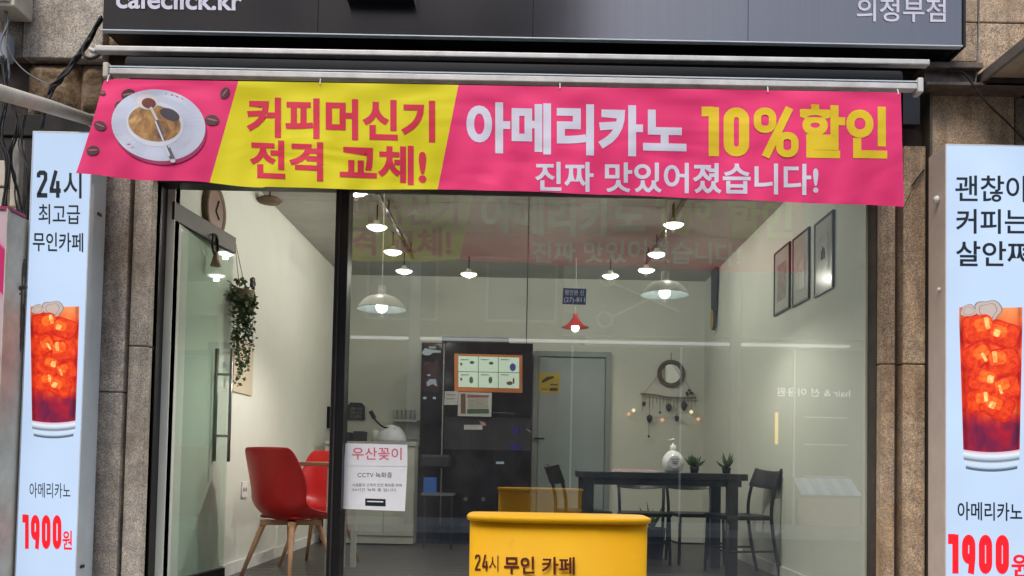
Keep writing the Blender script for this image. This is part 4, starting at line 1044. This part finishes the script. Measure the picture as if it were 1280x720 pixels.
redm = plain('dark_maroon_screen', (.02, .006, .01), .2, 0, .6, 8, emit=(.07, .01, .015), es=.1)
sheet('side_screen', ((529, 452), (548, 452), (548, 490), (529, 489)), MYF-.008, redm, fg, .002)
for q in (((533, 478), (537, 474), (545, 474), (546, 483), (541, 480), (534, 483)), ((529, 496), (533, 496), (533, 499), (529, 499)), ((541, 496), (545, 496), (545, 499), (541, 499)), ((534, 468), (538, 468), (538, 470), (534, 470))):
    sheet('lit_icon', q, MYF-.011, glow, fg, .002)
cm = thing('coffee_machine', 'tall black self service coffee machine with lit menu screen', 'coffee machine', ((mx1+mx2)/2, 9.2, ZF))
MB().box((mx1, MYF+.03, ZF), (mx2, YB-.03, mzt-.02)).build('cabinet_body', M['mach2'], cm, bevel=.006)
MB().box((mx1+.004, MYF, PZ(600, 520, MYF)), (mx2, MYF+.029, mzt)).build('upper_door', M['mach'], cm, bevel=.004)
MB().box((mx1+.004, MYF, ZF+.05), (mx2, MYF+.029, PZ(600, 562, MYF))).build('lower_door', M['mach'], cm, bevel=.004)
MB().box((PX(552, MYF, 424), MYF+.02, mzt+.0), (PX(636, MYF, 424), MYF+.3, mzt+.055)).build('top_unit', M['mach2'], cm, bevel=.004)
scr = thing('menu_frame_tmp', 'x', 'x', (0, 0, 0)); bpy.data.objects.remove(scr)
og = backlit('orange_screen_glow', (.30, .095, .025), .5, .4, .45)
s1 = sheet('screen_bezel', ((568, 442), (653, 444), (653, 491), (568, 489)), MYF-.008, og, cm, .006)
s2 = sheet('menu_screen', ((573, 445), (649, 447), (649, 485.5), (573, 483.5)), MYF-.011, backlit('menu_screen_glow', (.48, .58, .46), .6, .3, .08), cm, .002)
gk = plain('menu_lines', (.1, .13, .1), .5, 0, 0)
for q in (((573, 464), (649, 465.5), (649, 466.3), (573, 464.8)), ((597.5, 445.5), (598.3, 445.5), (598.3, 484), (597.5, 484)), ((622.5, 446), (623.3, 446), (623.3, 485), (622.5, 485))):
    sheet('menu_line', q, MYF-.0125, gk, s2, .001)
cups = [(590, 453, 3, 2, (.03, .12, .1)), (614, 454, 3, 2, (.03, .12, .1)), (641, 459, 4, 5, (.05, .06, .35)), (589, 475, 2.5, 4.5, (.12, .16, .1)), (613, 475, 2.5, 4.5, (.12, .16, .1)), (637, 479, 4, 2.5, (.1, .06, .05)), (576.5, 455, 1.5, 2, (.35, .05, .04)), (576.5, 474, 1.5, 2, (.35, .1, .04)), (642, 476, 1.2, 4, (.15, .03, .03))]
for a, c, rx, ry, col in cups:
    sheet('menu_picture', [(a+rx*math.cos(t_*math.pi/4), c+ry*math.sin(t_*math.pi/4)) for t_ in range(8)], MYF-.0135, plain('menu_ink', col, .5, 0, 0), s2, .001)
for r_, yy_ in ((0, 449), (1, 468)):
    for k in range(3):
        sheet('menu_caption', ((576+k*25, yy_), (586+k*25, yy_+.2), (586+k*25, yy_+1.2), (576+k*25, yy_+1)), MYF-.0135, gk, s2, .001)
wp = plain('paper_note_white', (.55, .55, .55), .6, 0, .1, 30)
def note(label, q, Y, extra=()):
    t = thing('paper_note', label, 'notice', tuple(W(q[0][0], q[0][1], Y)))
    sheet('sheet', q, Y, wp, t, .002)
    for e, col in extra: sheet('printed_block', e, Y-.002, plain('note_ink', col, .6, 0, .2, 40), t, .001)
note('plain white note taped to the coffee machine left of the colour leaflet', ((556, 489), (573, 489), (572, 506), (555, 506)), MYF-.012, ((((558, 493), (570, 493), (570, 494), (558, 494)), (.2, .2, .2)), (((558, 498), (568, 498), (568, 499), (558, 499)), (.2, .2, .2))))
note('white bordered colour leaflet taped below the menu screen', ((573, 490), (615, 491), (614, 521), (572, 520)), MYF-.014, ((((576, 492), (582, 492), (582, 517), (576, 517)), (.16, .08, .06)), (((584, 493), (611, 494), (611, 497), (584, 497)), (.28, .1, .1)), (((585, 498), (610, 498), (610, 510), (585, 510)), (.38, .38, .33)), (((584, 511), (611, 511), (611, 517), (584, 517)), (.05, .12, .07))))
note('small white label with pink mark inside the cup bay', ((580, 531), (603, 531), (603, 537), (580, 537)), MYF+.024, ((((599, 526), (606, 528), (608, 532), (602, 532)), (.5, .3, .3)),))
for q in (((641, 534), (646, 532), (650, 538), (646, 544), (641, 542)), ((638, 556), (644, 553), (652, 557), (651, 568), (644, 572), (638, 566))):
    sheet('blue_light', q, MYF+.022, M['blueglow'], cm, .003)
MB().tube([W(658, 536, MYF-.02), W(664, 541, MYF-.03)], .008, 8).build('door_latch', M['chrome'], cm)
MB().tube([W(615, 515.5, MYF-.01), W(643, 517, MYF-.01)], .003, 6).build('hinge_glint', M['chrome'], cm)
sheet('badge', ((620, 577), (630, 577), (630, 580), (620, 580)), MYF-.004, glow, cm, .002)
for a in (582, 604): MB().lathe(W(a, 624, MYF), [(0, -.02), (.02, -.018), (.022, 0)], 10, 'Y').build('knob', M['hsteel'], cm)
# small desk with monitor in front of the fridge
dk = thing('low_stand', 'low black stand with blue screen device in front of the cabinet', 'stand', tuple(W(540, 680, 8.3)))
dy = 8.3; z_ = PZ(545, 617, dy)
MB().box((PX(526, dy, 617), dy, z_-.02), (PX(566, dy, 617), dy+.35, z_)).build('top_board', plain('grey_board', (.12, .13, .14), .4), dk)
for a in (529, 563): MB().box((PX(a, dy, 640), dy+.01, ZF), (PX(a, dy, 640)+.02, dy+.03, z_-.02)).build('leg', M['blackwood'], dk)
MB().box((PX(528, dy, 600), dy+.1, z_), (PX(544, dy, 600), dy+.13, PZ(545, 597, dy))).build('device_screen', backlit('blue_device_screen', (.02, .09, .3), .35), dk)
MB().box((PX(524, dy, 570), dy+.1, PZ(545, 585, dy)), (PX(560, dy, 570), dy+.3, PZ(545, 568, dy))).build('device_body', M['mach2'], dk, bevel=.02)

# ------- left wall: clock, plant, poster
ck = WX(270, 264, XL+.03)
t = thing('wall_clock', 'round brown wall clock on the left wall above the door rail', 'clock', tuple(ck))
MB().lathe(ck, [(.14, 0), (.16, .012), (.175, .0), (.175, -.03)], 32, 'X').build('clock_rim', M['rattan'], t, smooth=True)
MB().lathe(ck+Vector((-.005, 0, 0)), [(0, .004), (.145, .004), (.145, 0)], 32, 'X').build('clock_face', plain('clock_face_tan', (.2, .12, .09), .4), t)
for ang, L in ((60, .09), (-35, .07)):
    MB().bar(ck+Vector((.004, 0, 0)), ck+Vector((.004, L*math.cos(math.radians(ang)), L*math.sin(math.radians(ang)))), .006, .012).build('clock_hand', M['ink'], t)
hp_ = WX(303, 372, XL+.09)
pl = thing('hanging_plant', 'trailing green plant in a hanging basket on the left wall', 'plant', tuple(hp_))
hk = Vector((XL+.02, hp_.y, PZ(313, 298, hp_.y)))
for dy_ in (-.07, .07): MB().tube([hk, Vector((hp_.x, hp_.y+dy_, hp_.z+.06))], .0025, 5).build('hanging_string', M['stem'], pl)
MB().lathe(hp_, [(0, -.06), (.05, -.055), (.075, 0), (.08, .05), (.07, .05), (.065, .0)], 16).build('basket', M['rattan'], pl, smooth=True)
def leafcloud(name, n, fn, size, mat, parent):
    b = MB()
    for k in range(n):
        c = fn(k, n); s = size*random.uniform(.6, 1.3)
        a = Vector((random.gauss(0, 1), random.gauss(0, 1), random.gauss(0, .7))).normalized(); e = a.cross(Vector((random.gauss(0, 1), random.gauss(0, 1), random.gauss(0, 1)))).normalized()
        b.add([c-a*s, c-e*s*.55-a*s*.2, c+a*s*.3-e*s*.5, c+a*s, c+a*s*.3+e*s*.5, c+e*s*.55-a*s*.2], [(0, 1, 2, 3, 4, 5)])
    o = b.build(name, mat, parent, fix=False); o['kind'] = 'stuff'; return o
leafcloud('basket_foliage', 260, lambda k, n: hp_+Vector((random.gauss(0, .04), random.gauss(0, .075), random.gauss(0, .055)-.02)), .024, M['leaf'], pl)
for s_ in range(8):
    dy_ = random.uniform(-.10, .11); L = (.62, .34, .5, .28, .45, .56, .3, .22)[s_]; x_ = hp_.x+random.uniform(-.03, .05)
    st_ = [Vector((x_+.02*math.sin(i*1.3+s_), hp_.y+dy_*(1-.45*i/8)+.012*math.sin(i*2+s_), hp_.z-L*i/8)) for i in range(9)]
    st = MB().tube(st_, .002, 4).build('trailing_stem', M['leaf'], pl)
    leafcloud('leaves', int(95*L/.4), lambda k, n: st_[min(8, int(8*k/n))].lerp(st_[min(8, int(8*k/n)+1)], random.random())+Vector((random.gauss(0, .014), random.gauss(0, .016), random.gauss(0, .02))), .016, M['leaf'], st)
fc = WX(316, 354, XL+.14)
for k in range(5):
    a = 2*math.pi*k/5; c = fc+Vector((0, .026*math.cos(a), .026*math.sin(a)+.0))
    MB().lathe(c, [(0, .012), (.016, .01), (.022, 0), (.016, -.01), (0, -.012)], 10, 'X').build('dark_flower', M['leafd'], pl, smooth=True)
MB().tube([fc, hp_+Vector((0, .03, .03))], .003, 5).build('flower_stem', M['leaf'], pl)
p0 = WX(291, 489, XL+.01); p1 = WX(315, 494, XL+.01)
t = tag(MB().box((XL+.001, p0.y, PZ(291, 489, p0.y)), (XL+.012, p1.y, PZ(291, 420, p0.y))).build('wall_poster', plain('aged_cream_poster', (.50, .44, .32), .7, 0, .06)), 'cream poster on the left wall half hidden by the trailing plant', 'poster')
p0 = WX(337, 252, XL+.5)
t = thing('ceiling_fixture', 'dark oval fixture under the ceiling left of the door opening', 'ceiling fixture', tuple(W(337, 252, 6.6)))
c_ = W(337, 252, 6.6); MB().lathe(c_, [(0, -.012), (.08, -.01), (.10, .01), (.07, .03), (0, .035)], 20).build('fixture_body', M['rattan'], t, smooth=True)
MB().tube([c_, (c_.x, c_.y, ZCE)], .006, 6).build('fixture_rod', M['black'], t)
# small switch
p0 = WX(411, 522, XL+.01)
t = tag(MB().box((XL+.001, 9.1, PZ(411, 535, 9.1)), (XL+.03, 9.22, PZ(411, 508, 9.1))).build('wall_switch', M['blackmat'], bevel=.006), 'small dark hanging item on the left wall beside the mullion', 'wall item')

ks = WX(306, 612, XL+.01)
t = thing('wall_socket', 'small white power socket low on the left wall behind the red chair', 'socket', (XL, ks.y, ks.z))
MB().box((XL+.001, ks.y-.06, ks.z-.06), (XL+.012, ks.y+.06, ks.z+.06)).build('socket_plate', M['white'], t, bevel=.003)
for a in (-.025, .025): MB().lathe((XL+.012, ks.y+a, ks.z), [(0, .002), (.016, .002), (.018, 0)], 10, 'X').build('socket_hole', M['cableg'], t)
# ------- red chairs
def shell_mesh():
    prof = [(-.235, .435), (-.20, .455), (-.08, .445), (.06, .435), (.15, .455), (.195, .52), (.212, .62), (.222, .74), (.230, .87), (.234, .925)]
    hwid = [.19, .215, .235, .245, .25, .255, .258, .252, .232, .205]
    up = [.0, .02, .05, .085, .11, .10, .06, .03, .01, .0]; fw = [0, 0, 0, .0, .03, .09, .10, .075, .03, .0]
    b = MB(); n = 10; vs = []
    for j, (y, z) in enumerate(prof):
        for i in range(n+1):
            u = 2*i/n-1; k = abs(u)**2.4
            vs.append((u*hwid[j], -(-y)-fw[j]*k, z+up[j]*k))
    b.add(vs, [(j*(n+1)+i, j*(n+1)+i+1, (j+1)*(n+1)+i+1, (j+1)*(n+1)+i) for j in range(len(prof)-1) for i in range(n)])
    return b
def red_chair(label, loc, rz):
    t = thing('red_chair', label, 'chair', (0, 0, 0), 'red shell chairs round the small table', local=True)
    s_ = shell_mesh().build('seat_shell', M['red'], t, smooth=True)
    so_ = s_.modifiers.new('solid', 'SOLIDIFY'); so_.thickness = .022; ss = s_.modifiers.new('sub', 'SUBSURF'); ss.levels = 2; ss.render_levels = 2
    MB().box((-.17, -.15, .435), (.17, .13, .46)).build('seat_cushion', M['red'], t, bevel=.02)
    for sx in (-1, 1):
        for sy in (-1, 1):
            MB().tube([(sx*.13, sy*.12, .415), (sx*.235, sy*.235, 0)], [.022, .012], 10).build('leg', M['wood'], t, smooth=True)
    MB().bar((-.15, -.14, .405), (.15, .14, .405), .05, .035).build('underframe', M['wood'], t)
    MB().bar((-.15, .14, .403), (.15, -.14, .403), .05, .03).build('underframe', M['wood'], t)
    t.location = loc; t.rotation_euler = (0, 0, rz); return t
cpos = W(365, 640, 6.0); red_chair('red shell chair on splayed wooden legs nearest to the open door', (cpos.x, 5.98, ZF), math.radians(150))
cpos = W(404, 640, 6.9); t = red_chair('red shell chair on the far side of the small table, half hidden by the mullion', (PX(403, 6.95, 600), 6.95, ZF), math.radians(-12))
# (rz: model's back is +Y)
tb = thing('cafe_table', 'small square wooden table between the red chairs behind the mullion', 'table', (-1.3, 6.5, ZF))
tx0, tx1 = PX(376, 6.3, 580), PX(438, 6.3, 580); tz = PZ(395, 577.5, 6.3)
MB().box((tx0, 6.25, tz-.03), (tx1, 6.85, tz)).build('table_top', M['tabletop'], tb, bevel=.004)
for x_ in (tx0+.22, tx1-.06):
    for y_ in (6.3, 6.8): MB().box((x_-.02, y_-.02, ZF), (x_+.02, y_+.02, tz-.03)).build('leg', M['counter'], tb)
# ------- black dining set
dt = thing('dining_table', 'long black dining table on thick legs at the right of the room', 'table', (1.2, 6.9, ZF))
ty0, ty1 = 6.6, 7.3
bx0, bx1 = PX(725, ty0, 595), PX(937, ty0, 595); bz = PZ(830, 591, ty0)
b = MB(); pts = [(x, y, bz-.05) for x, y in [(bx0+(bx1-bx0)/2+a, ty0+(ty1-ty0)/2+c) for a, c in rrect(-(bx1-bx0)/2, -(ty1-ty0)/2, (bx1-bx0)/2, (ty1-ty0)/2, .05)]]
b.prism(pts, (0, 0, .05)); b.build('table_top', M['blackwood'], dt, bevel=.004)
MB().box((bx0+.05, ty0+.04, bz-.10), (bx1-.05, ty1-.04, bz-.052)).build('apron', M['blackwood'], dt)
for x_ in (bx0+.07, bx1-.12):
    for y_ in (ty0+.06, ty1-.06):
        MB().box((x_-.04, y_-.04, ZF), (x_+.04, y_+.04, bz-.052)).build('leg', M['blackwood'], dt, bevel=.004)
bc0 = None
def black_chair(label, loc, rz, H=.84):
    global bc0
    if bc0 is None:
        t = thing('black_chair', label, 'chair', (0, 0, 0), 'black chairs round the dining table', local=True)
        for sx in (-1, 1):
            MB().tube(bez([(sx*.19, .25, 0), (sx*.195, .19, .3), (sx*.195, .17, .5), (sx*.2, .19, .65), (sx*.205, .25, .84)], 5), .014, 8).build('back_post', M['blackwood'], t, smooth=True)
            MB().tube([(sx*.20, -.20, 0), (sx*.19, -.185, .44)], .014, 8).build('leg', M['blackwood'], t, smooth=True)
            MB().tube([(sx*.195, -.19, .2), (sx*.193, .2, .2)], .009, 6).build('stretcher', M['blackwood'], t)
        MB().tube([(-.195, -.192, .2), (.195, -.192, .2)], .009, 6).build('stretcher', M['blackwood'], t)
        MB().box((-.215, -.21, .44), (.215, .18, .475)).build('seat', M['blackwood'], t, bevel=.012)
        n = 8; pts = []
        b = MB(); vs = []
        for i in range(n+1):
            u = 2*i/n-1; x = u*.22; bow = .045*(1-u*u)
            for z, oy in ((.68, .195), (.84, .25)):
                zz = z - (.02*(1-u*u) if z > .7 else -.02*(u*u))
                vs += [(x, oy+bow-.012, zz), (x, oy+bow+.012, zz)]
        fs = []
        for i in range(n):
            o = i*4; fs += [(o, o+4, o+6, o+2), (o+1, o+3, o+7, o+5), (o+2, o+6, o+7, o+3), (o, o+1, o+5, o+4)]
        fs += [(0, 2, 3, 1), (n*4, n*4+1, n*4+3, n*4+2)]
        b.add(vs, fs); b.build('backrest', M['blackwood'], t, smooth=False, bevel=.004)
        bc0 = t
    else:
        t = copy_tree(bc0); t['label'] = label
    t.location = loc; t.rotation_euler = (0, 0, rz); return t
black_chair('black chair at the right end of the dining table with its back turned outward', (PX(958, 6.85, 640)-.22, 6.82, ZF), math.radians(-78))
black_chair('black chair tilted back at the left end of the dining table', (PX(712, 7.0, 600)+.1, 7.05, ZF), math.radians(100))
c2 = black_chair('black chair tucked behind the dining table, left of the middle', (PX(806, 7.5, 640), 7.55, ZF), 0); c2.scale = (1, 1, .93)
c3 = black_chair('black chair tucked behind the dining table at the right', (PX(872, 7.5, 640), 7.6, ZF), math.radians(6)); c3.scale = (1, 1, .93)
# table things
dsp = thing('sanitizer_bottle', 'round white pump bottle of hand sanitizer on the dining table', 'bottle', tuple(W(841, 590, 6.8)))
pc_ = W(841, 590, 6.8); pc_.z = bz
MB().lathe(pc_+Vector((0, 0, .085)), [(0, -.085), (.05, -.083), (.078, -.05), (.087, 0), (.075, .045), (.045, .078), (.022, .09), (.02, .105)], 28).build('bottle_body', plain('clear_white_plastic', (.75, .77, .78), .15, 0, .03), dsp, smooth=True)
MB().lathe(pc_+Vector((0, 0, .185)), [(.024, 0), (.024, .03), (.008, .035), (.007, .07), (.014, .072), (.014, .085), (0, .087)], 16).build('pump', M['white'], dsp, smooth=True)
MB().tube([pc_+Vector((0, 0, .262)), pc_+Vector((-.035, 0, .258))], .006, 6).build('spout', M['white'], dsp)
MB().lathe(pc_+Vector((0, -.0895, .085)), [(0, 0), (.05, .004), (.055, .02)], 24, 'Y').build('front_label', plain('bottle_label', (.55, .57, .6), .5), dsp)
for k, zz in enumerate((.105, .085, .07)): MB().box((pc_.x-.03+.006*k, pc_.y-.0915, bz+zz), (pc_.x+.03-.006*k, pc_.y-.0905, bz+zz+.005)).build('label_print', M['ink'], dsp)
def succulent(label, px, py, Y, h, n):
    p = W(px, py, Y); p.z = bz
    t = thing('potted_plant', label, 'plant', tuple(p), 'little potted plants on the dining table')
    MB().lathe(p, [(0, .001), (.03, .001), (.04, .05), (.034, .05)], 14).build('pot', M['blackmat'], t, smooth=True)
    for k in range(n):
        a = random.uniform(0, 6.28); e = random.uniform(.2, 1.1); L = h*random.uniform(.7, 1)
        q = p+Vector((math.cos(a)*math.sin(e)*L, math.sin(a)*math.sin(e)*L, .05+math.cos(e)*L))
        MB().tube([p+Vector((0, 0, .045)), p.lerp(q, .6)+Vector((0, 0, .01)), q], [.008, .012, .002], 5).build('leaf', M['leaf'], t)
succulent('bushy dark potted plant beside the sanitizer bottle', 868, 585, 7.0, .12, 22)
succulent('thin stemmed potted plant near the right end of the dining table', 908, 585, 7.1, .13, 10)
t = thing('papers', 'pinkish stack of leaflets lying on the dining table', 'leaflets', tuple(W(793, 588, 6.9)))
for k in range(4):
    a, c = PX(767+k*1.5, 6.8, 587), PX(820-k*1.2, 6.8, 587)
    MB().box((a, 6.75+.01*k, bz+.001+k*.006), (c, 7.0+.008*k, bz+.006+k*.006)).build('leaflet', (M['paper'], plain('pinkish_paper', (.6, .36, .33), .6))[k % 2], t)
sp = thing('floor_plant', 'low spiky leaves standing behind the table under the chairs', 'plant', tuple(W(815, 650, 7.9)))
pz_ = W(815, 640, 7.9); pz_.z = ZF
MB().lathe(pz_, [(0, .002), (.1, .002), (.13, .28), (.11, .28)], 18).build('pot', M['blackmat'], sp, smooth=True)
for k in range(9):
    a = k/9*6.28; q = pz_+Vector((math.cos(a)*.12, math.sin(a)*.08, .28+random.uniform(.14, .26)))
    MB().tube([pz_+Vector((0, 0, .27)), q], [.016, .002], 5).build('leaf', M['leaf'], sp)

# ================================================================== OPPOSITE SIDE OF THE STREET (seen in the glass)
def building(label, x0, x1, h, mat, floors, nwin, y=-9.0):
    t = thing('street_building', label, 'building', ((x0+x1)/2, y-3, ZW))
    MB().box((x0, y-6, ZW), (x1, y, h)).build('wall', mat, t)
    MB().box((x0-.05, y-6, h), (x1+.05, y+.15, h+.2)).build('parapet', M['pave'], t)
    wm = plain('dark_window_pane', (.03, .035, .04), .1); fm = M['cableg']
    wd = (x1-x0)/nwin
    for f in range(floors):
        z0 = 3.9+f*2.9
        for k in range(nwin):
            a = x0+wd*(k+.2); c = x0+wd*(k+.8)
            w_ = MB().box((a, y-.02, z0), (c, y+.03, z0+1.5)).build('window', fm, t)
            MB().box((a+.06, y+.031, z0+.06), (c-.06, y+.036, z0+1.44)).build('pane', wm, w_)
    return t
bA = building('tan tiled building across the street reflected in the left of the glass', -16, -4.2, 13.5, plain('tan_tile_wall', (.62, .5, .38), .9, 0, .2, 3), 3, 5)
bC = building('dark brown brick building added across the street to darken the reflection in the signboard', -4.1, 1.2, 12.5, plain('brown_brick_wall', (.12, .085, .07), .9, 0, .25, 3), 3, 2)  # added tall dark house, so the middle of the signboard reflects dark
bB = building('low grey building across the street with a hair salon below', 1.3, 15, 7.0, plain('grey_render_wall', (.26, .26, .24), .9, 0, .12, 2), 1, 5)
sal = thing('salon_front', 'hair salon shopfront across the street with scissors emblem', 'shopfront', (5, -8.9, ZW))
sfm = plain('salon_grey_panel', (.20, .20, .18), .6)
MB().box((.8, -9.0, 3.62), (8.3, -8.80, 5.2)).build('fascia', sfm, sal)
MB().box((-3.9, -8.98, 3.46), (7.1, -8.78, 3.505)).build('white_light_tube', backlit('white_tube_light', (.9, .92, .95), .45), sal)
MB().box((.8, -9.0, ZW), (8.3, -8.93, 3.4)).build('shop_glass', plain('salon_dark_glass', (.07, .08, .08), .15), sal)
for x_ in (1.0, 3.4, 5.9, 7.9): MB().box((x_, -8.93, ZW), (x_+.04, -8.88, 3.4)).build('door_frame', M['whitebar'], sal)
for z_ in (1.9, 1.3, .6): MB().box((6.15, -8.92, z_), (7.1, -8.9, z_+.02)).build('shelf_line', M['whitebar'], sal)
MB().box((5.5, -8.9, 1.3), (5.56, -8.85, 2.0)).build('yellow_light_bar', backlit('yellow_bar_light', (1, .65, .12), .9), sal)
Sop = lambda a, c: Vector((a, -8.89, c))
letter('lettering', glyph_mesh('hair & 선 이용원', .01), ((7.15, 2.55), (5.55, 2.55), (5.55, 2.36), (7.15, 2.36)), Sop, backlit('salon_white_letter', (.8, .8, .8), .45, .8), sal, out=Vector((0, 1, 0)))
em = thing('scissors_emblem', 'large pale metal scissors emblem on the salon fascia across the street', 'emblem', (2.4, -8.75, 4.3))
gm_ = plain('pale_gold_metal', (.45, .42, .36), .4, .3)
for cx_, cz_ in ((1.7, 3.95), (1.75, 4.85)):
    pts = [(cx_+.16*math.cos(2*math.pi*k/20), -8.74, cz_+.16*math.sin(2*math.pi*k/20)) for k in range(21)]
    MB().tube(pts, .03, 6).build('finger_ring', gm_, em)
MB().bar((1.83, -8.74, 4.0), (3.3, -8.74, 4.75), .03, .05).build('blade', gm_, em)
MB().bar((1.88, -8.70, 4.75), (3.35, -8.70, 4.15), .03, .05).build('blade', gm_, em)
aw2 = thing('striped_awning', 'striped awning over a pink stall across the street', 'awning', (6.6, -8.4, 0))
for k in range(8):
    MB().prism([(5.9+k*.16, -8.9, .55), (6.05+k*.16, -8.9, .55), (6.05+k*.16, -8.3, .22), (5.9+k*.16, -8.3, .22)], (0, 0, .03)).build('stripe', M['paper'] if k % 2 else M['litedge'], aw2)
st2 = tag(MB().box((6.0, -8.8, ZW), (7.2, -8.4, .15)).build('street_stall', plain('pink_stall_panel', (.5, .25, .22), .7, 0, .1), bevel=.01), 'pink boxed stall under the striped awning across the street', 'stall')
for x_ in (-2.2, 4.1):
    t = thing('utility_pole', ('concrete pole across the street left of the salon', 'concrete pole across the street before the salon')[x_ > 0], 'pole', (x_, -6.8, ZW))
    MB().tube([(x_, -6.8, ZW), (x_, -6.8, 8)], [.13, .09], 14).build('pole_shaft', M['pave'], t, smooth=True)
    MB().bar((x_-.5, -6.8, 7.3), (x_+.5, -6.8, 7.3), .06, .06).build('cross_arm', M['cableg'], t)
for o in bpy.data.objects:
    if '_local' in o: del o['_local']
